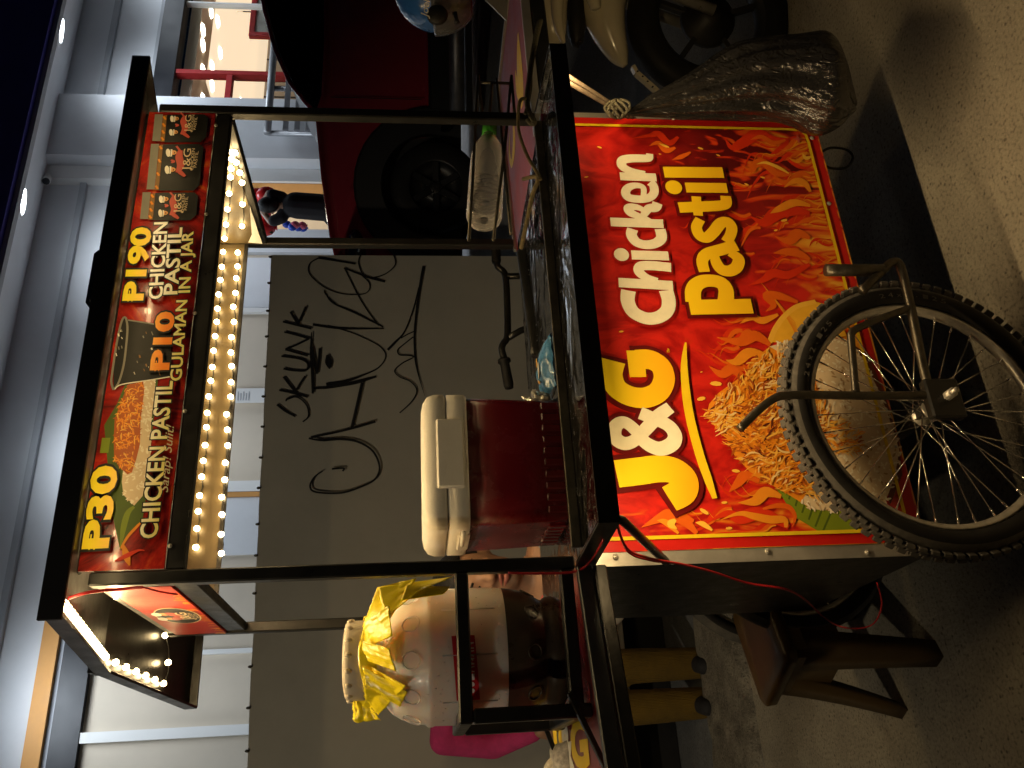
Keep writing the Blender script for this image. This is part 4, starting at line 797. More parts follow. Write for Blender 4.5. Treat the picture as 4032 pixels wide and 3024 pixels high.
for (f, x, y) in ((ZE, 992, 1065), (ZD, 1132, 1230), (ZD, 1226, 315), (ZC, 1332, 1050), (ZC, 1422, 222), (ZE, 152, 850), (ZD, 305, 1375), (ZD, 452, 440), (ZC, 686, 495)):
    o = first.copy(); COL.objects.link(o); o.location = aty(*f(x, y), .004); o.scale = (.75, .75, .75)
# side sign on the left ------------------------------------------------
pq = Plane((-.001, 0, 0), (0, -1, 0), (0, 0, 1)); kq = .0006*.4822
ya, yb = .032, D-.030
mb = MB(); mb.rbox((.004, ya, 1.795), (.026, yb, 1.842), .003); mb.build('sign_rail', bk, cart)
mb = MB(); mb.rbox((.004, ya, 1.962), (.026, yb, 1.983), .003); mb.build('sign_rail', bk, cart)
mb = MB(); mb.box((.000, ya, 1.8425), (.008, yb, 1.9615)); s2 = mb.build('side_sign', mat('side_red', (.40, .035, .025), .45, var=.12, scale=9, spec=.25), cart)
SQ = MB(); cx, cz = -(ya+yb)/2-.02, 1.898
disc(SQ, pq, (cx, cz), .090, .046, .0004, 0, 32); disc(SQ, pq, (cx, cz), .086, .043, .0006, 1, 32)
for s_ in (-1, 1):
    disc(SQ, pq, (cx+.026*s_, cz+.022), .014, .011, .0008, 4, 14); disc(SQ, pq, (cx+.026*s_, cz+.038), .020, .010, .0010, 3, 14); disc(SQ, pq, (cx+.02*s_, cz+.004), .026, .013, .0012, 5, 14, .4*s_)
text_into(SQ, pq, 'J&G', (cx-.042, cz-.024), (cx+.042, cz-.024), .022, .0016, 2, .02); text_into(SQ, pq, 'CHICKEN', (cx-.034, cz-.034), (cx+.034, cz-.034), .008, .0016, 2); text_into(SQ, pq, 'PASTIL', (cx-.026, cz-.042), (cx+.026, cz-.042), .006, .0016, 2)
for i in range(26):
    x = -(ya+(yb-ya)*R.random()); h = R.uniform(.010, .030); ribbon(SQ, pq, [(x, 1.8435), (x+.004, 1.8435+h*.6), (x-.002, 1.8435+h)], [.007, .005, .0005], .0003+i*.00001, 6, 3)
SQ.build('sign_print', [inp('rice_cream'), inp('black'), inp('rice_cream'), inp('white'), inp('skin'), inp('pale_red'), inp('flame_amber')], s2)['kind'] = 'stuff'
# right side sign and back panel
mb = MB(); mb.rbox((W-.028, ya, 1.815), (W-.004, yb, 1.985), .003); mb.build('side_sign', bk, cart)
mb = MB(); mb.box((W-.0305, ya+.004, 1.835), (W-.0285, yb-.004, 1.984)); mb.build('sign_lining', M_['back_lining'], cart)
a = atx(*ZR(990, 1560), W-.03); b_ = atx(*ZR(1100, 1570), W-.03); mb = MB()
mb.add([atx(*ZR(x, y), W-.034) for x, y in ((1000, 1260), (1105, 1575), (990, 1565), (1020, 1500))], [(0, 1, 2, 3)]); mb.build('paper_scrap', M_['wall_white'], cart, solid=.001)
mb = MB(); mb.rbox((.028, D-.028, 1.872), (W-.028, D-.018, 2.0), .002); mb.build('back_sign', M_['back_lining'], cart)
mb = MB(); mb.rbox((.0275, D-.033, 1.868), (W-.0275, D-.029, 1.880), .001); mb.build('sign_rail', bk, cart)
# LED strings ---------------------------------------------------------
bulb = MB(); bulb.ell((0, 0, 0), (.0076, .0076, .0076), 10); bproto = None
def led_row(pts, name='led_string', wire='black_flat', jit=0.):
    global bproto
    mb = MB(); q = []
    for i, p in enumerate(pts):
        q.append(Vector(p)+Vector((0, .006, 0)))
        if i < len(pts)-1: q.append((Vector(p)+Vector(pts[i+1]))/2+Vector((0, .006, -.004)))
    mb.tube(q, .0016, 5)
    par = mb.build(name, [M_[wire], M_['wall_white']], cart)
    for p in pts:
        if bproto is None: bproto = bulb.build('bulb', led_glow, par); o = bproto
        else: o = bproto.copy(); COL.objects.link(o); o.parent = par
        o.matrix_parent_inverse = Matrix(); o.location = p
yl = D-.040
def lerp_row(a, b_, n, sag=.002): return [Vector(a).lerp(Vector(b_), i/(n-1))+Vector((R.uniform(-.004, .004), 0, R.uniform(-sag, sag))) for i in range(n)]
led_row(lerp_row(aty(868, 768, yl), aty(2028, 876, yl), 20)); led_row(lerp_row(aty(850, 866, yl), aty(2033, 936, yl), 20, .004))
xi = W-.040
led_row([atx(u, v, xi) for u, v in ((2085, 884), (2140, 890), (2200, 896), (2262, 902), (2327, 908), (2360, 910), (2398, 912), (2424, 913))]); led_row([atx(u, v, xi) for u, v in ((2134, 953), (2220, 955), (2305, 953), (2344, 944), (2385, 930), (2422, 925))])
edge = lambda t: (FLc.lerp(RLc, t/.5) if t < .5 else RLc.lerp(BLc, (t-.5)/.5))+Vector((.028, 0, .012))
led_row([edge(.02+.46*i/16) for i in range(17)]); led_row([edge(.54+.26*i/5) for i in range(6)]+[edge(.80)+Vector((.05, 0, -.006)), edge(.77)+Vector((.11, 0, -.004))])
led_row([Vector((.03+1.10*i/21, -.118, 1.9865)) for i in range(22)], wire='black_flat')
led_row([Vector((.06+1.04*i/20, .040, 1.872)) for i in range(21)])  # unseen string behind the front sign, added to go with its fill light
area('eave_led_light', (.56, -.112, 1.980), (.56, .0, 1.90), 1.10, .01, .40, WARM)
area('sign_back_led_light', (.58, .050, 1.872), (.58, .62, 1.25), 1.02, .012, 2.6, WARM)  # added fill behind the sign: lifts the kiosk wall, counter and back panel
area('back_led_light', (.58, D-.055, 1.93), (.58, .05, 1.4), 1.05, .02, 1.1, WARM)
area('gable_led_light', (-.045, .16, 1.985), (-.06, .16, 1.0), .005, .46, 6.0, WARM)
# red supply wires
def wire(pts, r_=.0022, m='red_wire', par=cart, name='supply_wire', k=6):
    mb = MB(); mb.tube([Vector(p) for p in spline([tuple(p) for p in pts], k)], r_, 6); return mb.build(name, M_[m], par)
wire([atx(*ZL(350, 530), -.03), atx(*ZL(480, 490), -.022), atx(*ZL(640, 468), -.012), atx(*ZL(800, 455), -.006), atx(*ZL(960, 440), -.004)], .003)
wire([atx(*ZL(960, 440), -.004), atx(*ZL(1090, 475), -.006), atx(*ZL(1240, 500), -.006)], .0018)
wire([aty(*Z8(1080, 395), -.01), aty(*Z8(1300, 398), -.012), aty(*Z8(1520, 385), -.02), aty(*Z8(1620, 310), -.05), aty(*Z8(1700, 180), -.18)], .0024)
wire([(.03, yt+.03, 1.03), aty(*Z8(1850, 235), -.15), aty(*Z8(2000, 300), -.10), aty(*Z8(2212, 340), -.05), aty(*Z9(200, 390), .0), aty(*Z9(420, 460), .05), aty(*Z9(720, 520), .10), atx(*Z9(900, 670), -.02)], .0026)
wire([(.045, yt+.03, 1.03), aty(*Z8(1850, 248), -.14), aty(*Z8(2000, 312), -.09), aty(*Z8(2090, 325), -.07)], .0022)
wire([atx(*Z9(900, 670), -.02), atd(*Z9(1000, 735), 1.9), atd(*Z9(1130, 755), 1.9), atd(*Z9(1240, 720), 1.9), atd(*Z9(1290, 600), 1.85), atd(*Z9(1260, 460), 1.8)], .0018)
# left wing table ------------------------------------------------------
zw = 1.056; w0 = Vector((-.002, -.003, zw)); wd_ = (Vector((-.363, -.106, 0))).normalized(); w1 = w0+wd_*.80
mb = MB(); vs = [w0, w1, w1+Vector((0, .52, 0)), w0+Vector((0, .52, 0))]; mb.add(vs+[p-Vector((0, 0, .016)) for p in vs], [(3, 2, 1, 0), (4, 5, 6, 7), (0, 1, 5, 4), (1, 2, 6, 5), (2, 3, 7, 6), (3, 0, 4, 7)]); lt = mb.build('wing_table', mat('wing_red', (.22, .012, .012), .28, var=.15, scale=6, coat=.4), cart)
mb = MB(); mb.bar(w0+Vector((0, -.010, -.003)), w1+Vector((0, -.010, -.003)), .018, .030); mb.build('wing_edge', mat('edge_grey', (.075, .080, .085), .38, .6, var=.15), cart)
mb = MB(); mb.bar(w0+Vector((0, -.008, -.034)), w1+Vector((0, -.008, -.034)), .024, .026); mb.build('wing_rail', bk, cart)
mb = MB(); mb.bar((-.04, .50, zw-.03), w1+Vector((0, .50, -.03)), .024, .026); mb.build('wing_rail', bk, cart)
pw = Plane((0, 0, zw+.0008), (0, -1, 0), (1, 0, 0)); LW = MB()
text_into(LW, pw, 'J&G', pw.px(*Z8(1372, 1650)), pw.px(*Z8(1612, 1640)), (pw.px(*Z8(1500, 1350))[1]-pw.px(*Z8(1500, 1640))[1]), .0004, 0, .05)
LX = MB(); text_into(LX, pw, '&', pw.px(*Z8(1437, 1650)), pw.px(*Z8(1512, 1640)), (pw.px(*Z8(1500, 1350))[1]-pw.px(*Z8(1500, 1640))[1]), .0008, 0, .05)
LW.build('lettering', inp('yellow'), lt)['kind'] = 'stuff'; LX.build('lettering', inp('white'), lt)
# right wing table
zr_ = 1.045; rc = [Vector((1.19, .115, zr_)), Vector((2.04, .150, zr_)), Vector((2.02, .80, zr_)), Vector((1.19, .66, zr_))]
mb = MB(); mb.add(rc+[p-Vector((0, 0, .016)) for p in rc], [(0, 1, 2, 3), (7, 6, 5, 4), (0, 4, 5, 1), (1, 5, 6, 2), (2, 6, 7, 3), (3, 7, 4, 0)]); rt_ = mb.build('wing_table', mat('wing_pink', (.30, .030, .028), .42, var=.22, scale=7), cart)
for a, b_ in ((rc[0], rc[1]), (rc[2], rc[3]), (rc[1], rc[2])):
    mb = MB(); mb.bar(a+Vector((0, 0, -.004)), b_+Vector((0, 0, -.004)), .012, .026); mb.build('wing_edge', al, cart)
mb = MB(); mb.bar(rc[0]+Vector((0, .0, -.04)), rc[1]+Vector((0, .0, -.04)), .03, .04); mb.build('wing_rail', bk, cart)
pr_ = Plane((0, 0, zr_+.0006), (1, 0, 0), (0, 1, 0)); RW = MB(); Rp = lambda *pp: [pr_.px(*Z2(*p)) for p in pp]
ribbon(RW, pr_, Rp((1145, 215), (1150, 400), (1165, 560), (1170, 640), (1140, 560), (1128, 460)), [.02, .10, .10, .06, .05, .01], .0004, 0, 6); ribbon(RW, pr_, Rp((1115, 800), (1120, 930), (1105, 1060), (1090, 980), (1095, 850)), [.03, .07, .03, .03, .01], .0008, 0, 6)
RW.build('flame_print', [inp('yellow')], rt_)['kind'] = 'stuff'
# rack for the jug ------------------------------------------------------
rk = MB(); xr = -.262; yr = .35; zt_ = 1.291; zb2 = 1.085
def rbar(a, b_): mb = MB(); mb.bar(a, b_, .026, .026, 0); mb.build('rack_bar', bk, cart)
rbar((xr-.013, .012, zt_), (-.001, .012, zt_)); rbar((xr, .012, zb2), (-.001, .012, zb2)); rbar((xr, .012, zw+.002), (xr, .012, zt_-.0135)); rbar((xr, .026, zt_), (xr, yr, zt_)); rbar((xr, .026, zb2-.005), (xr, yr, zb2-.005)); rbar((xr, yr, zw+.002), (xr, yr, zt_-.0135)); rbar((xr+.014, yr, zt_), (-.001, yr, zt_))
mb = MB(); mb.bar((xr+.03, -.006, 1.10), (xr-.10, -.055, 1.055), .010, .010); mb.build('brace', bk, cart)
mb = MB(); mb.bar((xr, yr+.014, 1.10), (xr-.13, yr+.02, 1.055), .010, .010); mb.build('brace', bk, cart)
# wheels ----------------------------------------------------------------
WX, WR = .2814, .305
def wheel(x, y, z, R_=WR, par=cart, name='wheel', tread=True, spokes=36, txt=False):
    Mx = Matrix.Translation((x, y, z)) @ Matrix.Rotation(math.pi/2, 4, 'X')
    mb = MB(); mb.lathe([(.0, -.028), (.012, -.028), (.017, -.024), (.021, -.022), (.021, -.018), (.013, -.014), (.012, .014), (.021, .018), (.021, .022), (.017, .024), (.012, .028), (0, .028)], 20, 0, Mx); mb.tube([(x, y-.055, z), (x, y+.055, z)], .005, 8); wh = mb.build(name, M_['chrome_dull'], par)
    rt2 = .0285; rc_ = R_-rt2; prof = [(rc_+rt2*math.cos(a)*(1.0 if math.cos(a) > 0 else .75), rt2*1.06*math.sin(a)) for a in [math.pi*(-.82+1.64*i/14) for i in range(15)]]
    mb = MB(); mb.lathe(prof, 96, 0, Mx, mif=lambda i: 1 if 4 <= i <= 9 else 0)
    if tread:
        nk = 78
        for k in range(nk):
            for j, (off_, hh, ln) in enumerate(((-.0225, .0062, .0165), (0, .0066, .0190), (.0225, .0062, .0165))):
                a = 2*math.pi*(k+(.5 if j == 1 else 0))/nk; tilt = off_/rt2*.8
                rr = rc_+rt2*math.cos(math.asin(max(-1, min(1, off_/rt2*.94))))
                L1 = Matrix.Rotation(a, 4, 'Y') @ Matrix.Translation((rr, 0, 0)) @ Matrix.Rotation(-tilt, 4, 'Z')
                M2 = Matrix.Translation((x, y, z)) @ L1
                mb.rbox((-.003, off_*.12-.0078+off_*0, -ln*.55), (hh, off_*.12+.0078, ln*.55), .0016, 1, Matrix.Translation((0, off_, 0)) @ M2 if 0 else M2 @ Matrix.Translation((0, off_*.75, 0)))
    ty = mb.build('tyre', [M_['rubber'], M_['rubber_tread']], wh)
    ri = R_-.051
    mb = MB(); mb.lathe([(ri+.004, -.0135), (ri-.002, -.0135), (ri-.010, -.008), (ri-.012, 0), (ri-.010, .008), (ri-.002, .0135), (ri+.004, .0135), (ri-.001, .010), (ri-.001, -.010), (ri+.004, -.0135)], 72, 0, Mx); mb.build('rim', M_['chrome_dull'], wh)
    for k in range(spokes):
        sd = 1 if k % 2 else -1; a = 2*math.pi*k/spokes; ha = a+(1 if (k//2) % 2 else -1)*1.15
        p0 = Vector((x+.019*math.cos(ha), y+sd*.020, z+.019*math.sin(ha))); p1 = Vector((x+(ri-.010)*math.cos(a), y+sd*.003, z+(ri-.010)*math.sin(a)))
        d = (p1-p0).normalized(); mb = MB(); mb.tube([p0, p1-d*.016], .00125, 6); mb.tube([p1-d*.018, p1], .0023, 6); mb.build('spoke', M_['chrome'], wh)
    if txt:
        TX = MB()
        for i, ch in enumerate('24x2.125'):
            for b0 in (.95, 2.05):
                a = math.pi/2-(.30+i*.075)-(b0-.95)*1.0; r_ = rc_-.004
                pt = Plane((x, y-rt2*1.06-.0002, z), (math.sin(a), 0, -math.cos(a)), (math.cos(a), 0, math.sin(a)))
                text_into(TX, pt, ch, (-.006, r_-.006), (.006, r_-.006), .011, .0012, 0, .0) if ch != '.' else disc(TX, pt, (0, r_-.004), .0015, .0015, .0012)
        TX.build('lettering', M_['rubber_tread'], ty)
    return wh
wheel(WX, -.09, WR, txt=True)
ho, = (aty(*Z6(1600, 1030), -.09),)
# rod frames round the wheel
yF = -.145; q = lambda x, y, yy=yF: aty(*Z6(x, y), yy)
fr = 'wheel_guard'
mb = MB(); mb.tube(spline([tuple(q(*p)) for p in ((1640, 900), (1200, 905), (820, 900), (660, 905), (590, 925), (490, 1000), (370, 1120))], 6), .0088, 10); mb.build(fr, M_['worn_steel'], cart)
mb = MB(); mb.tube(spline([tuple(q(*p)) for p in ((1600, 880), (1550, 680), (1480, 340), (1425, 110), (1400, 50), (1360, 40), (1300, 90), (1160, 230))], 6), .0100, 10); mb.build(fr, M_['worn_steel'], cart)
mb = MB(); mb.tube(spline([tuple(q(*p)) for p in ((1480, 335), (1300, 400), (1140, 465), (1095, 500), (1092, 540), (1105, 700), (1122, 885))], 6), .0082, 10); mb.build(fr, M_['worn_steel'], cart)
mb = MB(); mb.tube([q(1300, 92), q(928, 92)], .0135, 14); mb.build('kick_stand', M_['worn_steel'], cart)
h = q(1665, 935); mb = MB(); mb.rbox((h.x-.042, yF-.012, h.z-.045), (h.x+.045, yF+.012, h.z+.03), .004); mb.build('axle_plate', bk, cart)
mb = MB(); mb.lathe([(0, -.02), (.011, -.02), (.011, 0)], 6, 0, Matrix.Translation((h.x+.004, yF-.012, h.z-.012)) @ Matrix.Rotation(-math.pi/2, 4, 'X')); mb.tube([(h.x+.004, yF-.012, h.z-.012), (h.x+.004, yF-.045, h.z-.012)], .006, 8); mb.build('axle_nut', M_['chrome_dull'], cart)
mb = MB(); mb.bar((h.x, yF+.012, h.z), (h.x, D, h.z), .03, .03); mb.bar((h.x, .03, h.z), (h.x, .03, ZB0), .03, .03); mb.build('axle_beam', bk, cart)
wheel(WX-.02, D+.12, WR, tread=False)
# cable loop hanging under the panel
wire([aty(*Z3(890, 990), .02), aty(*Z3(960, 958), .03), aty(*Z3(1060, 970), .04), aty(*Z3(1103, 1020), .04), aty(*Z3(1060, 1085), .04), aty(*Z3(960, 1090), .03), aty(*Z3(910, 1060), .02)], .0035, 'rubber', name='cable_loop')
# push-bar of bent tube behind the counter, and the dark hose along its back edge
mb = MB(); mb.tube(spline([tuple(aty(*Z2(1170, 1630), .45)), tuple(aty(*Z5(1195, 150), .43)), tuple(aty(*Z5(1225, 350), .40)), tuple(aty(*Z5(1262, 640), .37))], 6), .016, 12); mb.build('back_hose', M_['black_paint'], cart)
for (a, b_) in (((2050, 885), (2290, 1010)), ((2040, 930), (2200, 1000))): pass
# wire bracket that holds the bottle
rr = lambda *pp: [aty(*Z2(*p), .10) for p in pp]
for pts in (rr((885, 485), (870, 760), (850, 1200), (825, 1560)), rr((885, 490), (912, 760)), rr((1102, 490), (1060, 950), (985, 1560)), rr((1102, 492), (1125, 765)), rr((905, 535), (1095, 540)), rr((975, 540), (955, 800)), rr((1005, 510), (1050, 1000), (1100, 1520))):
    mb = MB(); mb.tube(pts, .0042, 7); mb.build('wire_bracket', M_['worn_steel'], cart)
for o in list(cart.children):
    if o.name.startswith('screw') and o is not first: o.parent = cart; o.matrix_parent_inverse = first.matrix_parent_inverse
# ------------------------------------------------------------------ goods on and around the cart
def loft(mb, rings, mi=0, cap=True, sm=True):
    n = len(rings[0]); o = len(mb.v); fs = []
    for i in range(len(rings)-1):
        for k in range(n): fs.append((i*n+k, i*n+(k+1) % n, (i+1)*n+(k+1) % n, (i+1)*n+k))
    if cap: fs += [tuple(range(n))[::-1], tuple((len(rings)-1)*n+k for k in range(n))]
    mb.add([p for r_ in rings for p in r_], fs, mi, sm)
def srect(cx, cy, hx, hy, z, r_, n=8):
    o = []
    for (sx, sy, a0) in ((1, 1, 0), (-1, 1, 90), (-1, -1, 180), (1, -1, 270)):
        for i in range(n+1): a = rad(a0+90*i/n); o.append((cx+sx*(hx-r_)+r_*math.cos(a), cy+sy*(hy-r_)+r_*math.sin(a), z))
    return o
# cooler
yc = .085; x0 = aty(962, 2000, yc).x; x1 = aty(1478, 2000, yc).x; zT = aty(1478, 1690, yc).z; zB = 1.0505
zc1 = aty(1478, 1752, yc).z; zc0 = aty(1478, 1830, yc).z; cx, cy, hx, hy = (x0+x1)/2, yc+.13, (x1-x0)/2, .13
cool = thing('cooler_box', 'dark red picnic cooler with rounded cream lid standing on the steel counter', 'cooler', (cx, cy, zB))
mb = MB(); loft(mb, [srect(cx, cy, hx-.012, hy-.012, zB, .022), srect(cx, cy, hx-.010, hy-.010, zB+.006, .024), srect(cx, cy, hx-.003, hy-.003, zc0, .026)], 0, True); mb.build('body', M_['cooler_red'], cool)
mb = MB(); loft(mb, [srect(cx, cy, hx+.001, hy+.001, zc0-.002, .028), srect(cx, cy, hx+.004, hy+.004, zc0+.003, .028), srect(cx, cy, hx+.004, hy+.004, zc1-.003, .028), srect(cx, cy, hx+.001, hy+.001, zc1-.001, .028)]); mb.build('collar', M_['cooler_white'], cool)
mb = MB(); loft(mb, [srect(cx, cy, hx+.002, hy+.002, zc1+.0012, .028), srect(cx, cy, hx+.005, hy+.005, zc1+.004, .029), srect(cx, cy, hx+.005, hy+.005, zc1+.026, .030), srect(cx, cy, hx+.001, hy+.001, zc1+.041, .032), srect(cx, cy, hx-.010, hy-.010, zc1+.050, .032), srect(cx, cy, hx-.026, hy-.026, zc1+.054, .032)]); mb.build('lid', M_['cooler_white'], cool)
ya_ = yc-.011; a = aty(1378, 1760, ya_).x; b_ = aty(1105, 1760, ya_).x; mb = MB(); mb.rbox((b_, ya_, zc0+.006), (a, yc+.004, zc1+.022), .004); mb.build('latch', M_['cooler_white'], cool)
mb = MB(); mb.rbox((x0-.008, cy-.07, zc0-.004), (x0+.004, cy+.05, zc0+.022), .003); mb.tube([(x0-.006, cy-.10, zc0+.012), (x0-.014, cy-.09, zc0+.012), (x0-.014, cy-.02, zc0+.012)], .005, 8); mb.build('handle', M_['plastic_white'], cool)
zl0, zl1 = zB+.004, aty(1478, 2125, yc).z
for i in range(10):
    xx = x1-.030-.0268*i
    if xx < x0+.02: break
    mb = MB(); mb.rbox((xx-.009, yc-.0035+.009, zl0), (xx+.009, yc+.012, zl1), .0028); mb.build('louver', M_['cooler_red'], cool)
for i in range(6):
    yy = yc+.05+.026*i; mb = MB(); mb.rbox((x0+.002, yy-.009, zl0), (x0+.012, yy+.009, zl1-.004), .0028); mb.build('louver', M_['cooler_red'], cool)
# snack packet and crumpled bag beside the cooler
pk_ = thing('snack_packet', 'light blue printed snack packet lying flat on the counter beside the cooler', 'packet', (.52, .2, 1.05))
c0 = [aty(1725, 2158, .16), aty(1490, 2172, .10), aty(1485, 2205, .10), aty(1640, 2190, .16)]
def pad(u, v):
    x = .455+.150*u; y = .12+.10*v+.02*u; return (x, y, 1.0515+.026*math.sin(math.pi*u)**.6*math.sin(math.pi*v)**.6+.004*noise.noise((x*60, y*60, 0))+.02*(1-u)*v)
mb = MB(); mb.grid(pad, 20, 14); mb.grid(lambda u, v: (pad(u, v)[0], pad(u, v)[1], 1.0508), 1, 1); mb.build('wrapper', mat('packet_blue', (.08, .27, .52), .25, var=.35, scale=28, coat=.5), pk_)
pp = Plane((0, 0, 1.079), (1, 0, 0), (0, 1, 0)); mb = MB()
disc(mb, pp, (.52, .175), .022, .016, .003, 0, 12); disc(mb, pp, (.545, .185), .012, .010, .004, 1, 12); ribbon(mb, pp, [(.48, .16), (.50, .19), (.53, .205)], .006, .0035, 1, 4); mb.build('label_print', [inp('white'), inp('lime')], pk_)
mb = MB(); c = Vector((.435, .20, 1.085))
def crum(u, v): d = Vector((math.cos(6.283*u)*math.sin(3.1416*v), math.sin(6.283*u)*math.sin(3.1416*v), math.cos(3.1416*v))); r_ = 1+.55*noise.noise(d*2.6+Vector((3, 1, 0)))+.25*noise.noise(d*7); return tuple(c+Vector((d.x*.030, d.y*.05, d.z*.034))*r_)
mb.grid(crum, 32, 20); mb.build('plastic_wrap', mat('wrap_white', (.70, .66, .55), .2, var=.2, scale=40, trans=.35, coat=.5), None); tag(COL.objects[-1] if 0 else bpy.data.objects['plastic_wrap'], 'crumpled whitish plastic wrapper between the red cooler and the blue packet', 'wrapper')
# drink jug ----------------------------------------------------------------
jx, jy = aty(447, 1900, .172).x, .172; JM = Matrix.Translation((jx, jy, 0))
jug = thing('drink_jug', 'frosted plastic drink jug half full of dark liquid standing in the black rack', 'drink jug', (jx, jy, 1.09))
def jugmat(name, col, rough):
    m = mat(name, col, rough, var=.03, scale=9, bump=.05, bscale=70, coat=.2); setin(m.node_tree.nodes['Principled BSDF'], **{'Subsurface Weight': 1., 'Subsurface Radius': (1., .72, .55), 'Subsurface Scale': .06}); return m
frost = jugmat('jug_frost', (.93, .77, .67), .34); dark = mat('jug_liquid', (.060, .042, .026), .30, var=.35, scale=9, coat=.2)
z = lambda v: 1.376-(v-1646)*.000527
prof_lo = [(0, 1.078), (.098, 1.078), (.108, 1.084), (.112, 1.098), (.110, 1.112), (.104, 1.120), (.107, 1.128), (.117, 1.145), (.125, 1.165), (.1305, 1.19), (.132, 1.204)]
prof_hi = [(.132, 1.2042), (.1335, 1.235), (.1335, 1.30), (.1325, 1.345), (.1345, 1.350), (.1345, 1.358), (.130, 1.364), (.126, 1.385), (.118, 1.410), (.107, 1.428), (.098, 1.436), (.092, 1.440), (.0885, 1.452), (.080, 1.458), (.074, 1.463), (.074, 1.478)]
mb = MB(); mb.lathe(prof_hi, 64, 0, JM); mb.build('body', frost, jug)
mb = MB(); mb.lathe(prof_lo, 64, 0, JM); mb.build('liquid', dark, jug)
mb = MB(); mb.lathe([(0, 1.525), (.060, 1.5245), (.072, 1.522), (.0765, 1.517), (.0775, 1.510), (.0775, 1.486), (.0765, 1.482), (.070, 1.480)], 48, 0, JM)
for k in range(16): a = 2*math.pi*k/16; mb.ell((jx+.0772*math.cos(a), jy+.0772*math.sin(a), 1.512), (.0055, .0055, .0075), 8)
mb.build('lid', mat('lid_beige', (.62, .54, .40), .5, var=.06, bump=.05), jug)
for k in range(11):
    a = 2*math.pi*k/11-1.75; zc = 1.390; tilt = .38; c = Vector((jx+.1245*math.cos(a), jy+.1245*math.sin(a), zc)); er = Vector((math.cos(a), math.sin(a), 0)); et = Vector((-math.sin(a), math.cos(a), 0)); eu = (Vector((0, 0, 1))-er*tilt).normalized()
    mb = MB(); mb.tube([c+et*.0160*math.cos(t)+eu*.0175*math.sin(t)+er*.0005 for t in [2*math.pi*i/20 for i in range(21)]], .0016, 6, 0, False); mb.build('embossed_ring', frost, jug)
for k in range(7):
    a = 2*math.pi*k/9-2.4; er = Vector((math.cos(a), math.sin(a), 0)); mb = MB(); mb.tube([Vector((jx, jy, 1.225))+er*.1335, Vector((jx, jy, 1.33))+er*.1335], .0013, 6); mb.build('embossed_rib', frost, jug)
    c = Vector((jx, jy, 1.150))+er*.1185; mb = MB(); et = Vector((-math.sin(a), math.cos(a), 0)); eu = Vector((er.x*.45, er.y*.45, .9)).normalized(); mb.tube([c+et*.015*math.cos(t)+eu*.015*math.sin(t)+er*.001 for t in [2*math.pi*i/16 for i in range(17)]], .0018, 6, 0, False); mb.build('embossed_ring', dark, jug)
# condensation beads
mb = MB()
for i in range(150):
    a = R.uniform(-2.9, -.3); zz = R.uniform(1.206, 1.36) if i % 3 else R.uniform(1.206, 1.24); r_ = R.uniform(.0006, .0016); mb.ell((jx+.1336*math.cos(a), jy+.1336*math.sin(a), zz), (r_, r_, r_*1.2), 6)
o = mb.build('condensation', frost, jug); o['kind'] = 'stuff'
# red sticker with the drink's name, most of it behind the rail
zs1, zs0 = aty(400, 1789, jy-.13).z, aty(400, 1881, jy-.13).z; rj = .1345
fw_a = math.atan2(CAM.y-jy, CAM.x-jx); tang = lambda u: fw_a+math.asin(max(-.95, min(.95, (u-447)/3400*1.70/rj)))
a0, a1 = tang(283), tang(520)
mb = MB(); cyl = lambda a, zz, o=0.: (jx+(rj+o)*math.cos(a), jy+(rj+o)*math.sin(a), zz)
mb.grid(lambda u, v: cyl(a0+(a1-a0)*u, zs0+(zs1-zs0)*v-.004+.008*u), 20, 2); stk = mb.build('sticker', mat('sticker_red', (.50, .012, .020), .35, var=.08), jug)
mb = MB(); word = 'GULAMAN'
for i, ch in enumerate(word):
    a = a0+(a1-a0)*(.10+.80*(i+.5)/len(word)); er = Vector((math.cos(a), math.sin(a), 0)); et = Vector((-math.sin(a), math.cos(a), 0))
    pt = Plane(Vector((jx, jy, 0))+er*(rj+.0012), et, (0, 0, 1)); w_ = abs(a1-a0)*rj*.8/len(word)*.42; h = (zs1-zs0)*.68; text_into(mb, pt, ch, (-w_, zs0+(zs1-zs0)*.16), (w_, zs0+(zs1-zs0)*.16), h, .0004, 0, .02)
mb.build('lettering', mat('sticker_white', (.72, .66, .66), .4, var=.05), stk)
# yellow plastic tied round the jug's neck
yb_ = thing('yellow_plastic_bag', 'bright yellow plastic bag tied round the neck of the drink jug', 'plastic bag', (jx, jy, 1.47))
mb = MB()
def neck(u, v): a = 2*math.pi*u; r_ = .084+.003*math.sin(7*a)+.002*math.sin(13*a+1)+.006*(1-v); return (jx+r_*math.cos(a), jy+r_*math.sin(a), 1.452+.034*v+.006*math.sin(3*a))
mb.grid(neck, 90, 8); mb.build('tied_band', M_['yellow_plastic'], yb_, solid=.0015)
def sheet(name, ax, nrm, corners, ny=26, nx=20, amp=.008, seed=0.):
    """a crumpled hanging piece: quad of survey points (u, v, depth) with folds"""
    q = [atd(*c) for c in corners]; mb = MB()
    def P(u, v):
        p = (q[0]*(1-u)+q[1]*u)*(1-v)+(q[3]*(1-u)+q[2]*u)*v; n = -FW
        f = math.sin(u*8+seed+3*noise.noise((u*2, v*3, seed)))*.5+noise.noise((u*6, v*2.2, seed))+.25*noise.noise((u*15, v*6, seed))
        return p+n*(amp*f*(.3+v*.9))+UP*(amp*.5*noise.noise((u*9, v*9, seed+4)))
    mb.grid(P, nx, ny); return mb.build(name, M_['yellow_plastic'], yb_, solid=.0012)
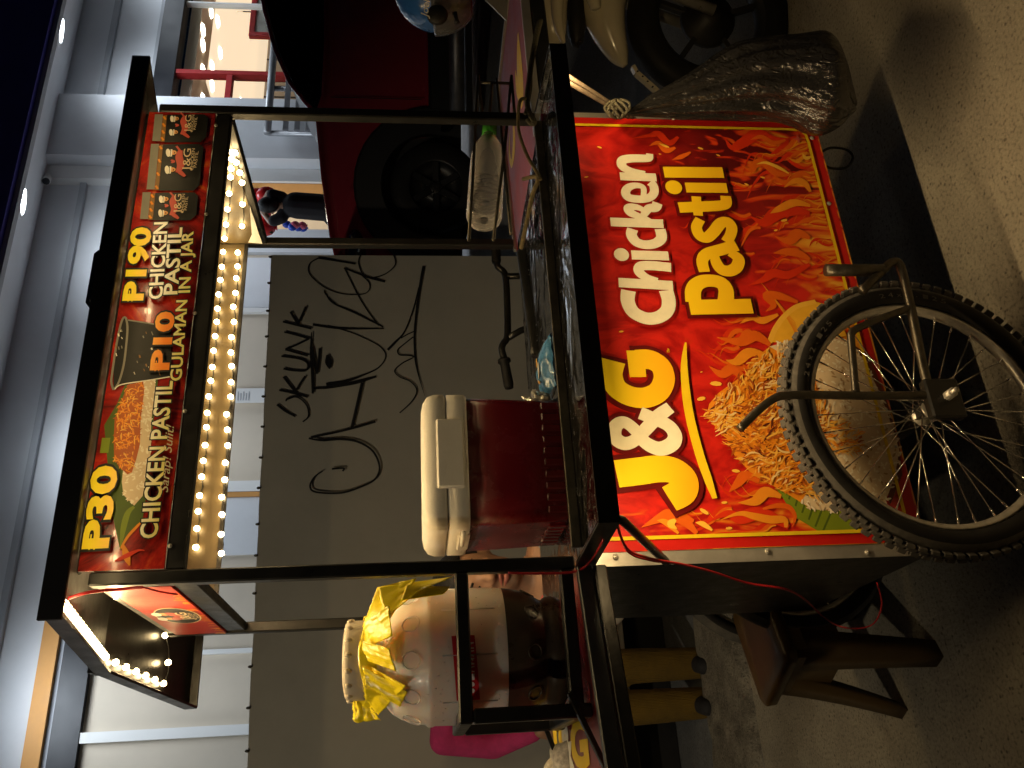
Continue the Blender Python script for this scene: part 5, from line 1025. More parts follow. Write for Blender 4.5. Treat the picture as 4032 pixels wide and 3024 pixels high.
for k, q in enumerate(([(555, 1428, 1.70), (712, 1486, 1.70), (748, 1640, 1.70), (580, 1530, 1.645)], [(588, 1520, 1.64), (712, 1488, 1.695), (752, 1780, 1.71), (694, 1640, 1.655)], [(660, 1580, 1.65), (722, 1600, 1.69), (712, 1772, 1.685), (684, 1745, 1.66)], [(470, 1440, 1.69), (575, 1432, 1.685), (640, 1530, 1.64), (520, 1545, 1.625)],
                       [(420, 1420, 1.68), (300, 1420, 1.70), (208, 1490, 1.70), (325, 1600, 1.62)], [(400, 1428, 1.66), (330, 1440, 1.66), (240, 1575, 1.66), (300, 1605, 1.63)], [(345, 1395, 1.72), (280, 1385, 1.73), (178, 1392, 1.74), (190, 1500, 1.72)], [(430, 1424, 1.68), (500, 1428, 1.675), (470, 1530, 1.63), (380, 1560, 1.625)])):
    sheet('loose_end', 0, 0, q, seed=1.3*k+1, amp=(.0040, .0030, .003, .003, .0040, .003, .006, .003)[k])
# pale cloth on the wing table behind the rack
mb = MB(); c = Vector((-.36, .40, zw+.012)); mb.grid(lambda u, v: tuple(c+Vector((.12*(u-.5)+.02*noise.noise((u*4, v*4, 1)), .16*(v-.5), .035*(1+noise.noise((u*3, v*3, 0)))*math.sin(3.14*u)**.5*math.sin(3.14*v)**.5-.012))), 16, 16); tag(mb.build('folded_cloth', mat('cloth_speckle', (.55, .50, .42), .9, var=.5, scale=60), None, solid=.002), 'speckled pale folded cloth on the left wing table behind the rack', 'cloth')
# water bottle -----------------------------------------------------------------
b0 = aty(2152, 1905, .13); b1 = aty(2532, 1928, .19); L_ = (b1-b0).length; ex = (b1-b0)/L_; ez = Vector((0, 0, 1)); ez = (ez-ex*ez.dot(ex)).normalized(); ey = ez.cross(ex)
BM = Matrix((ey, ez, ex)).transposed().to_4x4(); BM.translation = b0
bot = thing('water_bottle', 'clear plastic bottle with green cap lying in the wire bracket', 'bottle', b0)
m = bpy.data.materials.new('bottle_plastic'); m.use_nodes = True; t_ = m.node_tree; pb_ = t_.nodes['Principled BSDF']; setin(pb_, **{'Base Color': (.92, .88, .84, 1), 'Roughness': .10, 'Coat Weight': .8})
tp = t_.nodes.new('ShaderNodeBsdfTransparent'); lw = t_.nodes.new('ShaderNodeLayerWeight'); lw.inputs[0].default_value = .35; mr_ = t_.nodes.new('ShaderNodeMapRange'); setin(mr_, **{'To Min': .13, 'To Max': .75}); mx_ = t_.nodes.new('ShaderNodeMixShader')
t_.links.new(lw.outputs['Facing'], mr_.inputs[0]); t_.links.new(mr_.outputs[0], mx_.inputs[0]); t_.links.new(tp.outputs[0], mx_.inputs[1]); t_.links.new(pb_.outputs[0], mx_.inputs[2]); t_.links.new(mx_.outputs[0], t_.nodes['Material Output'].inputs[0])
rB = .046; pf = [(.012, .004), (.030, 0), (rB*.92, .006), (rB, .020)]
for i in range(7): zz = .026+.0165*i; pf += [(rB, zz), (rB*.955, zz+.005), (rB, zz+.010)]
pf += [(rB, L_*.62), (rB*.97, L_*.66), (rB*.80, L_*.75), (rB*.50, L_*.84), (.014, L_*.87), (.0135, L_*.90)]
mb = MB(); mb.lathe(pf, 40, 0, BM); mb.build('bottle_body', m, bot)
mb = MB(); rc2 = .0195; zz0 = L_*.875
mb.lathe([(rc2*.9, zz0), (rc2, zz0+.002), (rc2, L_-.003), (rc2*.92, L_), (0, L_)], 28, 0, BM)
for k in range(28): a = 2*math.pi*k/28; mb.tube([BM @ Vector((rc2*math.cos(a), rc2*math.sin(a), zz0+.003)), BM @ Vector((rc2*math.cos(a), rc2*math.sin(a), L_-.004))], .0010, 4)
mb.build('cap', mat('cap_green', (.07, .38, .04), .4, var=.08), bot)
# ropes at the front right post -------------------------------------------------
rope = lambda pts, r_, lab, m='rope', t=2.06: (lambda mb: (mb.tube([atd(*p, t) if len(p) == 2 else atd(*p) for p in [(*Z2(a[0], a[1]), a[2] if len(a) > 2 else t) for a in spline([(*p, t) if len(p) == 2 else p for p in pts], 7)]], r_, 8), tag(mb.build('rope', M_[m]), lab, 'rope')))(MB())
rope([(1292, 130, 2.25), (1262, 250, 2.2), (1232, 400, 2.15), (1218, 520, 2.1), (1204, 640, 2.04), (1215, 720, 2.02), (1248, 785, 2.02), (1235, 800, 2.03), (1205, 770, 2.03)], .0068, 'thick frayed green rope running back from the front right post to the motorcycle', 'rope_dark')
rope([(1280, 135, 2.26), (1250, 260, 2.22), (1228, 420, 2.17), (1226, 560, 2.1), (1205, 690, 2.03), (1190, 740, 2.02)], .0045, 'thin dark cord twisted beside the thick green rope', 'rope_dark')
rope([(1195, 640, 2.03), (1165, 645, 2.02), (1150, 690, 2.01), (1145, 780, 2.01), (1152, 860, 2.0), (1180, 950, 1.99), (1215, 1030, 1.98), (1255, 1095, 1.97), (1292, 1165, 1.96)], .0042, 'thin tan cord sagging from the front right post to the counter edge')
rope([(1180, 1160, 2.2), (1275, 1150, 2.1), (1240, 1260, 2.12), (1205, 1420, 2.15), (1165, 1610, 2.2)], .0055, 'loose tan cord along the back edge of the counter')
# garbage bag -------------------------------------------------------------------
tb = thing('garbage_bag', 'shiny black plastic garbage bag hanging from the right end of the cart', 'garbage bag', (1.25, -.05, .3))
secs = [(-385, 728, 742), (-300, 690, 748), (-200, 612, 744), (-60, 545, 744), (60, 480, 748), (200, 385, 752), (350, 288, 758), (480, 258, 764), (600, 240, 770), (720, 226, 800), (830, 216, 880), (900, 213, 878), (960, 250, 850), (1010, 350, 815), (1060, 480, 775), (1100, 600, 735), (1122, 680, 705)]
rings = []; nR = 64
for i, (x, ya_, yb2) in enumerate(secs):
    u0, v0 = Z3(x, ya_); u1, _ = Z3(x, yb2); t_ = 2.13+.03*math.sin(i*.3); c = atd((u0+u1)/2, v0, t_); h = abs(u1-u0)/2/FPX*t_
    if c.x-h*.9 < 1.16 and 0: c.x = 1.16+h*.9
    ring = []; fold = max(0, 1-i/11)
    for k in range(nR):
        a = 2*math.pi*k/nR; pl_ = 1+fold*.20*math.sin(9*a+.6*i*.2)+fold*.12*math.sin(17*a+1+i*.1)+.035*(1-fold)*math.sin(7*a+i*.35)+.06*noise.noise((math.cos(a)*2.2, math.sin(a)*2.2, i*.5))+.035*noise.noise((math.cos(a)*6, math.sin(a)*6, i*1.1))
        ring.append(c+RT*(h*math.cos(a)*pl_)+FW*(min(h*.75, .11)*math.sin(a)*pl_)+UP*(.012*noise.noise((math.cos(a)*3, math.sin(a)*3, i))))
    rings.append(ring)
mb = MB(); loft(mb, rings); mb.build('sack', M_['bag_black'], tb, sub=1)
c = atd(*Z2(1790, 705), 2.10); mb = MB()
for k in range(5): mb.tube(spline([tuple(c+Vector((.022*math.cos(t+k), .02*math.sin(t+k), .012*math.sin(2*t+k)-.008*(k-2)))) for t in [2*math.pi*i/8 for i in range(9)]], 3), .0035, 6)
mb.tube([c, atd(*Z3(-385, 735), 2.12)], .010, 8); mb.build('knot', M_['rope_dark'], tb)
# stool ---------------------------------------------------------------------------
def stool(cx, cy, rot, lab):
    st = thing('plastic_stool', lab, 'stool', (cx, cy, 0), 'plastic stools behind the cart'); Mz = Matrix.Translation((cx, cy, 0)) @ Matrix.Rotation(rot, 4, 'Z')
    mb = MB(); loft(mb, [[Mz @ Vector(p) for p in srect(0, 0, *q)] for q in ((.150, .120, .372, .03), (.158, .128, .376, .03), (.160, .130, .402, .03), (.150, .120, .412, .03), (.10, .07, .412, .03))]); mb.build('seat', M_['stool_plastic'], st)
    for sx in (-1, 1):
        for sy in (-1, 1):
            mb = MB(); rr_ = []
            for i in range(7):
                t = i/6; z_ = .374*(1-t); px_, py_ = sx*(.128+.045*t+.02*t*t), sy*(.098+.04*t+.02*t*t); w_ = .085-.035*t
                rr_.append([Mz @ Vector((px_-sx*a*w_, py_-sy*b_*w_, z_)) for a, b_ in ((0, 0), (1, 0), (1, .25), (.25, .25), (.25, 1), (0, 1))])
            loft(mb, rr_); mb.build('leg', M_['stool_plastic'], st)
        mb = MB(); mb.box((-.118, sx*.100-.003, .225), (.118, sx*.100+.003, .371), 0, Mz); mb.build('apron', M_['stool_plastic'], st)
        mb = MB(); mb.box((sx*.130-.003, -.088, .225), (sx*.130+.003, .088, .371), 0, Mz); mb.build('apron', M_['stool_plastic'], st)
p = atz(470, 3030, .40); stool(p.x+.045, p.y+.05, rad(25), 'brown plastic stool on the road left of the cart, red wire hanging before it'); SEAT = p
stool(.30, 1.02, rad(5), 'brown plastic stool under the seated person in the floral shirt')
# ------------------------------------------------------------------ people
def capsule(mb, a, b, ra, rb, n=12, k=5):
    a = Vector(a); b = Vector(b); d = (b-a).normalized(); q = d.orthogonal().normalized(); s_ = d.cross(q); rings = []
    for (c, r_, sg_) in ((a, ra, -1), (b, rb, 1)):
        for i in range(k):
            t = (i/(k-1))*math.pi/2; t = t if sg_ > 0 else math.pi/2-t
            rr_ = max(1e-4, r_*math.cos(t)); o = c+d*(r_*math.sin(t)*sg_); rings.append([o+(q*math.cos(x)+s_*math.sin(x))*rr_ for x in [2*math.pi*j/n for j in range(n)]])
    loft(mb, rings)
def chain(mb, pts):
    for (a, ra), (b, rb) in zip(pts, pts[1:]): capsule(mb, a, b, ra, rb)
def person(lab, base, face_dir, joints, mats, face=True, hair='short', vox=.007, sleeve=.75):
    """joints: world points; body is one remeshed surface, clothes and hair are children"""
    pr_ = thing('person', lab, 'person', base); f = Vector((*face_dir, 0)).normalized(); s_ = Vector((f.y, -f.x, 0)); u = Vector((0, 0, 1))
    J = {k: Vector(v) for k, v in joints.items()}; H = J['head']; HM = Matrix((s_, f, u)).transposed()
    mb = MB(); mb.ell(H+u*.012, (.073, .092, .110), 24, 0, None if 0 else HM.to_4x4()); mb.ell(H+f*.018-u*.055, (.058, .066, .066), 20, 0, HM.to_4x4()); mb.ell(H+f*.060-u*.088, (.026, .026, .024), 14, 0, HM.to_4x4())
    if face:
        capsule(mb, H+f*.086+u*.012, H+f*.104-u*.024, .008, .014); 
        for k in (-1, 1): mb.ell(H+f*.094+s_*(.012*k)-u*.030, (.010, .010, .008), 10, 0, HM.to_4x4()); mb.ell(H+f*.070+s_*(.034*k)-u*.018, (.022, .018, .022), 12, 0, HM.to_4x4()); capsule(mb, H+f*.086+s_*(.016*k)+u*.026, H+f*.078+s_*(.046*k)+u*.024, .007, .006)
    for k in (-1, 1): mb.ell(H+s_*(.074*k)-u*.005-f*.005, (.010, .020, .030), 10, 0, HM.to_4x4())
    chain(mb, [(H-u*.06-f*.01, .050), (J['neck'], .052)])
    for S_i in ('l', 'r'):
        for names in (('sh', 'el', 'wr'),):
            a, b_, c = (J[n+'_'+S_i] for n in names); chain(mb, [(J['neck']-u*.02, .06), (a, .050), (b_, .038), (c, .027)])
            d = (c-b_).normalized(); n_ = d.cross(f); n_ = n_.normalized() if n_.length > .1 else s_; mb.ell(c+d*.045, (.036, .036, .036), 10); m_ = d.cross(n_)
            for q in range(4): o_ = n_*(.024-.016*q); L_ = (.072, .085, .080, .062)[q]; chain(mb, [(c+d*.060+o_, .0095), (c+d*(.060+L_*.55)+o_+m_*.008, .0088), (c+d*(.060+L_*.9)+o_+m_*.024, .0075)])
            chain(mb, [(c+d*.030+n_*.028, .011), (c+d*.062+n_*.050+m_*.01, .0095), (c+d*.085+n_*.046+m_*.022, .008)])
    chain(mb, [(J['neck']-u*.06, .09), (J['chest'], .125), (J['hip'], .125)])
    for S_i in ('l', 'r'): chain(mb, [(J['hp_'+S_i], .085), (J['kn_'+S_i], .055), (J['an_'+S_i], .036)]); an = J['an_'+S_i]; chain(mb, [(an-u*.03-f*.03, .035), (an-u*.045+f*.13, .026)])
    skinlike('body', mb, mats['skin'], pr_, vox)
    mb = MB(); chain(mb, [(J['neck']-u*.055, .085), (J['chest'], .140), (J['hip']-u*.02, .142)])
    for S_i in ('l', 'r'): sh, el = J['sh_'+S_i], J['el_'+S_i]; chain(mb, [(J['neck']-u*.05, .068), (sh, .066), (sh.lerp(el, min(1, sleeve)), .060)]+([(J['wr_'+S_i], .042)] if sleeve > 1 else []))
    mb.add([], []); skinlike('shirt', mb, mats['shirt'], pr_, .011, 5)
    mb = MB(); 
    for S_i in ('l', 'r'): chain(mb, [(J['hip']-u*.03, .135), (J['hp_'+S_i], .105), (J['kn_'+S_i], .085), (J['an_'+S_i]-u*.062, .076)])
    skinlike('trousers', mb, mats['trousers'], pr_, .012, 5)
    mb = MB()
    for S_i in ('l', 'r'): mb = MB(); an = J['an_'+S_i]; chain(mb, [(an-u*.040-f*.04, .043), (an-u*.046+f*.14, .040)]); skinlike('shoe', mb, M_['dark_cloth'], pr_, .01, 3)
    mb = MB(); mb.ell(H+u*.035-f*.016, (.080, .095, .100), 24, 0, HM.to_4x4()); mb.ell(H-f*.05-u*.01, (.072, .055, .075), 20, 0, HM.to_4x4())
    if hair == 'short':
        ok = MB(); ok.v = mb.v; ok.m, ok.sm, ok.f = [], [], []
        for q in mb.f:
            c = sum((Vector(mb.v[i]) for i in q), Vector())/len(q)-H
            if not (c.dot(f) > .030 and c.dot(u) < .072) and not (c.dot(u) < .0 and c.dot(f) > -.01): ok.f.append(q); ok.m.append(0); ok.sm.append(True)
        mb = ok
    mb.build('hair', mats['hair'], pr_, solid=.006)
    if face:
        mb = MB()
        for zz, r_, dz in ((-.0525, .0068, 0), (-.066, .0082, 0)):
            mb.tube(spline([tuple(H+f*(.086+.010*math.cos(x*1.3))+s_*(.026*x)+u*(zz+.0025*math.cos(x*3)*(1 if zz > -.06 else -1))) for x in (-1, -.5, 0, .5, 1)], 4), [max(.002, r_*(1-abs(t)**2.2)) for t in [-1+2*i/16 for i in range(17)]], 10)
        mb.build('lips', M_['lip'], pr_)
        for k in (-1, 1):
            mb = MB(); mb.ell(H+f*.079+s_*(.033*k)+u*.008, (.013, .010, .0045), 12, 0, HM.to_4x4()); mb.build('eye', M_['hair'], pr_)
            mb = MB(); mb.tube([H+f*.090+s_*(.016*k)+u*.027, H+f*.089+s_*(.034*k)+u*.034, H+f*.078+s_*(.052*k)+u*.027], [.0035, .0035, .0015], 8); mb.build('eyebrow', M_['hair'], pr_)
    return pr_
def floral():
    m = mat('floral', (.3, .5, .6), .8, var=0); t = m.node_tree; N = t.nodes; Lk = t.links
    tc = N.new('ShaderNodeTexCoord'); vo = N.new('ShaderNodeTexVoronoi'); setin(vo, Scale=16); n = N.new('ShaderNodeTexNoise'); setin(n, Scale=20, Detail=3); ad = N.new('ShaderNodeMix'); ad.data_type = 'RGBA'; ad.inputs[0].default_value = .06
    Lk.new(tc.outputs['Object'], n.inputs['Vector']); Lk.new(tc.outputs['Object'], ad.inputs[6]); Lk.new(n.outputs['Color'], ad.inputs[7]); Lk.new(ad.outputs[2], vo.inputs['Vector'])
    sc = N.new('ShaderNodeSeparateColor'); Lk.new(vo.outputs['Color'], sc.inputs[0]); r = N.new('ShaderNodeValToRGB'); r.color_ramp.interpolation = 'CONSTANT'; e = r.color_ramp.elements; e[0].color = (.20, .42, .52, 1); e[1].position = .35; e[1].color = (.62, .12, .11, 1)
    for p, c in ((.58, (.70, .62, .48)), (.74, (.07, .22, .24)), (.88, (.18, .36, .62))): q = e.new(p); q.color = (*c, 1)
    Lk.new(sc.outputs[0], r.inputs[0]); Lk.new(r.outputs[0], N['Principled BSDF'].inputs['Base Color']); return m
# seated vendor whose face shows between the jug and the post
Hd = atd(752, 1890, 2.52); fd = Vector((CAM.x-Hd.x, CAM.y-Hd.y)).normalized(); ff = Vector((fd.x, fd.y, 0)); sd = Vector((ff.y, -ff.x, 0)); uz = Vector((0, 0, 1))
J = dict(head=Hd, neck=Hd-uz*.165-ff*.02, chest=Hd-uz*.36-ff*.05-sd*.05, hip=Hd-uz*.68-ff*.10-sd*.10)
for S_i, k in (('l', -1), ('r', 1)):
    J['sh_'+S_i] = Hd-uz*.225+sd*(.175*k-.03)-ff*.03; J['el_'+S_i] = Hd-uz*.43+sd*(.20*k-.05 if k < 0 else .085)-ff*.02; J['wr_'+S_i] = Hd-uz*.50+sd*(.12*k if k < 0 else -.04)+ff*.14
    J['hp_'+S_i] = Hd-uz*.74+sd*(.07*k-.05)-ff*.08; J['kn_'+S_i] = J['hp_'+S_i]+ff*.20-sd*(.30-.05*k); kn = J['kn_'+S_i]; J['an_'+S_i] = Vector((kn.x, kn.y, .08))-sd*.04-ff*.04
person('person in a floral shirt sitting behind the cart, face showing between jug and post', (J['hip'].x, J['hip'].y, 0), fd, J, dict(skin=M_['skin'], shirt=floral(), trousers=M_['dark_cloth'], hair=M_['hair']))
# standing person behind the jug: mustard corduroy trousers, pink shirt
def cord():
    m = mat('corduroy', (.17, .105, .014), .95, var=.25, scale=7); t = m.node_tree; N = t.nodes; tc = N.new('ShaderNodeTexCoord'); wv = N.new('ShaderNodeTexWave'); setin(wv, Scale=46, Distortion=5., Detail=2); bp = N.new('ShaderNodeBump'); setin(bp, Strength=.45, Distance=.01); t.links.new(tc.outputs['Object'], wv.inputs['Vector']); t.links.new(wv.outputs[0], bp.inputs['Height']); t.links.new(bp.outputs[0], N['Principled BSDF'].inputs['Normal']); return m
P0 = atd(322, 2500, 4.15); gx, gy = P0.x, P0.y; up2 = lambda z_, k=0., q=0.: Vector((gx, gy, z_))+sd*k+ff*q
J = dict(head=up2(1.425, -.14, .05), neck=up2(1.29, -.07, .02), chest=up2(1.09, -.01), hip=up2(.86))
for S_i, k in (('l', -1), ('r', 1)):
    J['sh_'+S_i] = up2(1.265, .185*k+.01); J['el_'+S_i] = up2(1.03, .235*k, -.02); J['wr_'+S_i] = up2(.86, .16*k, .14); J['hp_'+S_i] = up2(.80, .085*k); J['kn_'+S_i] = up2(.43, .095*k, .02); J['an_'+S_i] = up2(.085, .092*k)
person('person in a pink shirt and mustard trousers standing by the kiosk behind the jug', (gx, gy, 0), fd, J, dict(skin=M_['skin'], shirt=M_['pink_cloth'], trousers=cord(), hair=M_['hair']), vox=.009, sleeve=2)
# shopper in the doorway, seen from behind with raised arms
P0 = atd(2205, 1090, 9.0); g0 = P0.z+.07; s3 = RT; f3 = Vector((.42, .9, 0)).normalized(); w3 = lambda u, v, t=9.0: atd(u, v, t)
J = dict(head=w3(2215, 1068), neck=w3(2210, 1108), chest=w3(2215, 1165), hip=w3(2205, 1280))
J.update(sh_l=w3(2168, 1110), el_l=w3(2150, 1068), wr_l=w3(2200, 1024), sh_r=w3(2246, 1110), el_r=w3(2262, 1060), wr_r=w3(2232, 1030))
for S_i, k in (('l', -1), ('r', 1)):
    J['hp_'+S_i] = J['hip']+s3*(.09*k)-uz*.08; J['kn_'+S_i] = J['hp_'+S_i]-uz*.36; J['an_'+S_i] = J['hp_'+S_i]-uz*.80
J['wr_l'] += f3*.08; J['wr_r'] += f3*.08
person('person in black seen from behind with raised hands in the lit doorway', (J['hip'].x, J['hip'].y, .84), (f3.x, f3.y), J, dict(skin=M_['skin'], shirt=M_['dark_cloth'], trousers=M_['dark_cloth'], hair=M_['hair']), face=False, hair='full', vox=.010)
# ------------------------------------------------------------------ parked dark red car
car = thing('parked_car', 'dark red sport utility car with black glass parked on the raised lot', 'car', (0, 0, .83))
YN, YFr = 0., 1.85; WZ = 1.195; AX = (.387, 3.19)      # local frame: x along the car from its headlight, y across it
low = [(-.46, 1.30), (-.50, 1.60), (-.45, 1.84), (-.32, 1.96), (-.02, 2.025), (.45, 2.085), (.93, 2.125), (1.08, 2.075), (1.5, 2.05), (2.4, 2.05), (3.3, 2.05), (4.1, 2.03), (4.22, 1.7), (4.16, 1.28), (3.95, 1.245)]
def arch(cx, r_=.45): return [(cx+r_*math.cos(a), 1.24+r_*.97*math.sin(a)) for a in [math.pi*i/14 for i in range(15)]]
prof = low+arch(AX[1])+[(2.6, 1.245), (1.0, 1.245)]+arch(AX[0])+[(-.2, 1.26)]
mb = MB(); loft(mb, [[(x, y_, z_) for x, z_ in prof] for y_ in (YN+.09, YN+.03, YN, YFr, YFr-.03, YFr-.09)], 0, True, False) if 0 else None
def body_ring(y_, k): return [(x+(1.9-x)*.012*k, y_, z_-(.05*k if z_ > 1.9 else 0)) for x, z_ in prof]
mb = MB(); loft(mb, [body_ring(YN+.07, 1), body_ring(YN, 0), body_ring(YFr, 0), body_ring(YFr-.07, 1)], 0, True, False); body = mb.build('body', M_['car_red'], car)
md = body.modifiers.new('edge', 'BEVEL'); md.width = .03; md.segments = 3; md.limit_method = 'ANGLE'; md.angle_limit = rad(25)
gl = [(.90, 2.06), (1.05, 2.20), (1.22, 2.325), (1.50, 2.445), (1.83, 2.53), (2.3, 2.60), (3.0, 2.62), (3.65, 2.55), (4.02, 2.3), (4.10, 2.02)]
mb = MB(); loft(mb, [[(x, (YN+.06+.26*max(0, (z_-2.05)/.6)), z_) for x, z_ in gl], [(x, (YFr-.06-.26*max(0, (z_-2.05)/.6)), z_) for x, z_ in gl]], 0, True, False); g_ = mb.build('glass_cabin', M_['car_glass'], car); md = g_.modifiers.new('edge', 'BEVEL'); md.width = .04; md.segments = 3
mb = MB(); mb.tube([(x, YN+.06+.26*max(0, (z_-2.05)/.6)-.004, z_+.006) for x, z_ in gl[:8]], .016, 8); mb.build('roof_rail', M_['car_red'], car)
for xx in (2.02, 3.02): mb = MB(); mb.bar((xx, YN+.054, 2.06), (xx+.03, YN+.29, 2.58), .06, .01); mb.build('door_pillar', M_['car_black'], car)
mb = MB(); mb.rbox((.88, YN-.006, 1.06), (2.7, YN+.25, 1.243), .02); mb.build('side_sill', M_['car_black'], car)
za = 1.376-(1793-1618)/FPX*6.75
mb = MB(); mb.tube([(.93, YN-.12, za), (2.75, YN-.12, za)], .062, 12); mb.build('step_bar', M_['silver_bar'], car)
mb = MB(); mb.box((.93, YN-.10, za-.12), (2.75, YN+.1, za-.075)); mb.build('step_board', M_['car_black'], car)
mb = MB(); mb.rbox((-.56, YN+.05, 1.12), (-.30, YFr-.05, 1.62), .05); mb.build('bumper', M_['car_black'], car)
for cxw in AX:
    for yy, k in ((YN, 1), (YFr, -1)):
        mb = MB(); n = 20
        for r0, r1, y0 in ((.40, .60, -.014),):
            vs = []
            for i in range(n+1):
                a = math.pi*(-.06+1.12*i/n)
                for rr_, yo in ((r0, .06), (r0, y0), (r1, y0*.8), (r1+.02, .004)): vs.append((cxw+rr_*math.cos(a), yy+yo*k, 1.235+rr_*math.sin(a)*.97))
            mb.add(vs, [(i*4+q, i*4+q+1, i*4+q+5, i*4+q+4) for i in range(n) for q in range(3)], 0, False)
        mb.build('wheel_arch', M_['car_black'], car)
        mb = MB(); mb.box((cxw-.62, yy+.26*k, .98), (cxw+.62, yy+.30*k, 1.70)); mb.build('wheel_well', M_['car_black'], car)
        MW = Matrix.Translation((cxw, yy+.12*k, WZ)) @ Matrix.Rotation(math.pi/2, 4, 'X')
        mb = MB(); mb.lathe([(.215, -.11), (.28, -.118), (.335, -.10), (.355, -.08), (.358, 0), (.355, .08), (.335, .10), (.28, .118), (.215, .11)], 48, 0, MW); w_ = mb.build('wheel', M_['rubber'], car)
        mb = MB(); mb.lathe([(0, .05*k), (.06, .06*k), (.075, .03*k), (.12, .02*k), (.205, .05*k), (.218, .10*k), (.218, -.10*k)], 36, 0, MW)
        for q in range(6): a = 2*math.pi*q/6; mb.bar((cxw+.05*math.cos(a), yy+.12*k-.055*k, WZ+.05*math.sin(a)), (cxw+.205*math.cos(a), yy+.12*k-.065*k, WZ+.205*math.sin(a)), .05, .03, 0, (0, 1, 0))
        for q in range(6): a = 2*math.pi*(q+.5)/6; mb.ell((cxw+.045*math.cos(a), yy+.12*k-.068*k, WZ+.045*math.sin(a)), (.009, .009, .009), 8)
        mb.build('rim', mat('rim_dark_%d%d' % (int(cxw), k), (.016, .016, .017), .4, .3, var=.2), w_)
for yy, k in ((YN, 1), (YFr, -1)):
    mb = MB(); mb.ell((-.14, yy+.10*k, 1.83), (.20, .115, .085), 24); hl = mb.build('headlight', mat('lamp_glass%d' % k, (.06, .065, .07), .05, .2, var=0, coat=1), car)
    mb = MB(); mb.ell((-.03, yy+.005*k, 1.86), (.03, .012, .02), 12); mb.ell((-.10, yy-.012*k, 1.80), (.045, .012, .022), 12); mb.build('bulb', M_['chrome'], hl)
for xx in (1.06, 2.02, 2.9):
    mb = MB(); mb.bar((xx, YN+.0005, 1.3), (xx, YN+.0005, 2.0), .006, .004, 0, (0, 1, 0)); mb.build('door_seam', M_['car_black'], car)
mb = MB(); mb.rbox((1.85, YN-.03, 1.86), (2.0, YN+.004, 1.89), .01); mb.build('door_handle', M_['chrome'], car)
O_ = atd(2100, 1622, 6.75); car.location = (O_.x, O_.y, .83); car.rotation_euler = (0, 0, rad(YAW))
# ------------------------------------------------------------------ motorcycle, partly out of frame
TM = 3.15; mt = lambda u, v, t=TM: atd(u, v, t)
wc = mt(2945, 2735); wc.z = .30; moto = thing('motorcycle', 'cream motorcycle parked behind the garbage bag at the right end of the cart', 'motorcycle', (wc.x, wc.y, 0))
hx_ = Vector((.93, -.36, 0)).normalized(); hy_ = Vector((.36, .93, 0)); MX = Matrix((hx_, hy_, uz)).transposed().to_4x4(); MX.translation = wc
mb = MB(); mb.lathe([(.205, -.045), (.24, -.055), (.275, -.048), (.295, -.025), (.30, 0), (.295, .025), (.275, .048), (.24, .055), (.205, .045)], 48, 0, MX @ Matrix.Rotation(math.pi/2, 4, 'X')); w_ = mb.build('front_wheel', M_['rubber'], moto)
mb = MB(); mb.lathe([(.0, -.05), (.035, -.05), (.04, -.03), (.10, -.012), (.10, .012), (.04, .03), (.035, .05), (0, .05)], 28, 0, MX @ Matrix.Rotation(math.pi/2, 4, 'X')); mb.lathe([(.207, -.04), (.19, -.03), (.185, 0), (.19, .03), (.207, .04)], 40, 0, MX @ Matrix.Rotation(math.pi/2, 4, 'X'))
for q in range(5): a = 2*math.pi*q/5; mb.bar(MX @ Vector((.03*math.cos(a), 0, .03*math.sin(a))), MX @ Vector((.19*math.cos(a), 0, .19*math.sin(a))), .03, .02)
mb.build('rim', M_['car_black'], w_)
def blob(name, m, pts, dep, t=TM, n=20):
    """shell lofted along a centre line: (u, v, half height px)"""
    q = spline(pts, 5); rings = []
    for i, (u, v, h) in enumerate(q):
        a = q[max(0, i-1)]; b_ = q[min(len(q)-1, i+1)]; dx, dy = b_[0]-a[0], b_[1]-a[1]; l = math.hypot(dx, dy); nx, ny = -dy/l, dx/l; k = t/FPX; c = mt(u, v, t)
        rings.append([c+(RT*nx-UP*ny)*(h*k*math.cos(x))+FW*(min(dep, h*k*1.1)*math.sin(x)) for x in [2*math.pi*j/n for j in range(n)]])
    mb = MB(); loft(mb, rings); return mb.build(name, m, moto)
blob('front_fender', M_['moto_cream'], [(3130, 2390, 105), (3020, 2375, 92), (2930, 2388, 76), (2860, 2412, 58), (2800, 2440, 38), (2764, 2462, 12)], .075)
blob('front_cowl', M_['moto_cream'], [(3150, 2150, 105), (3000, 2158, 78), (2920, 2172, 62), (2872, 2188, 44), (2850, 2200, 22)], .11, TM-.06)
blob('cowl_trim', M_['moto_cream'], [(3120, 2195, 30), (2960, 2195, 22), (2880, 2212, 14), (2855, 2222, 6)], .05, TM-.17)
blob('under_cowl', M_['car_black'], [(3100, 2268, 44), (2950, 2268, 40), (2860, 2272, 26), (2850, 2276, 10)], .10)
blob('leg_shield', M_['moto_cream'], [(3160, 2300, 60), (3060, 2330, 36), (2990, 2345, 20)], .10, TM-.1)
mb = MB()
for k in (-1, 1): mb.tube([MX @ Vector((.0, .075*k, .0)), MX @ Vector((.10, .075*k, .30)), MX @ Vector((.22, .06*k, .62))], .020, 10)
mb.build('fork', M_['moto_grey'], moto)
mb = MB(); a, b_ = mt(2752, 2492), mt(2655, 2600)
for (u0, v0, u1, v1) in ((2762, 2490, 2735, 2505), (2735, 2505, 2700, 2545), (2700, 2545, 2655, 2595)): mb.bar(mt(u0, v0, TM-.1), mt(u1, v1, TM-.1), .030, .014)
for i in range(4): mb.ell(mt(2742-20*i, 2510+20*i, TM-.112), (.005, .005, .005), 8, 1)
mb.build('fork_guard', [M_['moto_cream'], M_['black_flat']], moto)
mb = MB(); mb.ell(MX @ Vector((.28, 0, .62)), (.11, .11, .09), 20); mb.build('headlight', M_['moto_grey'], moto)
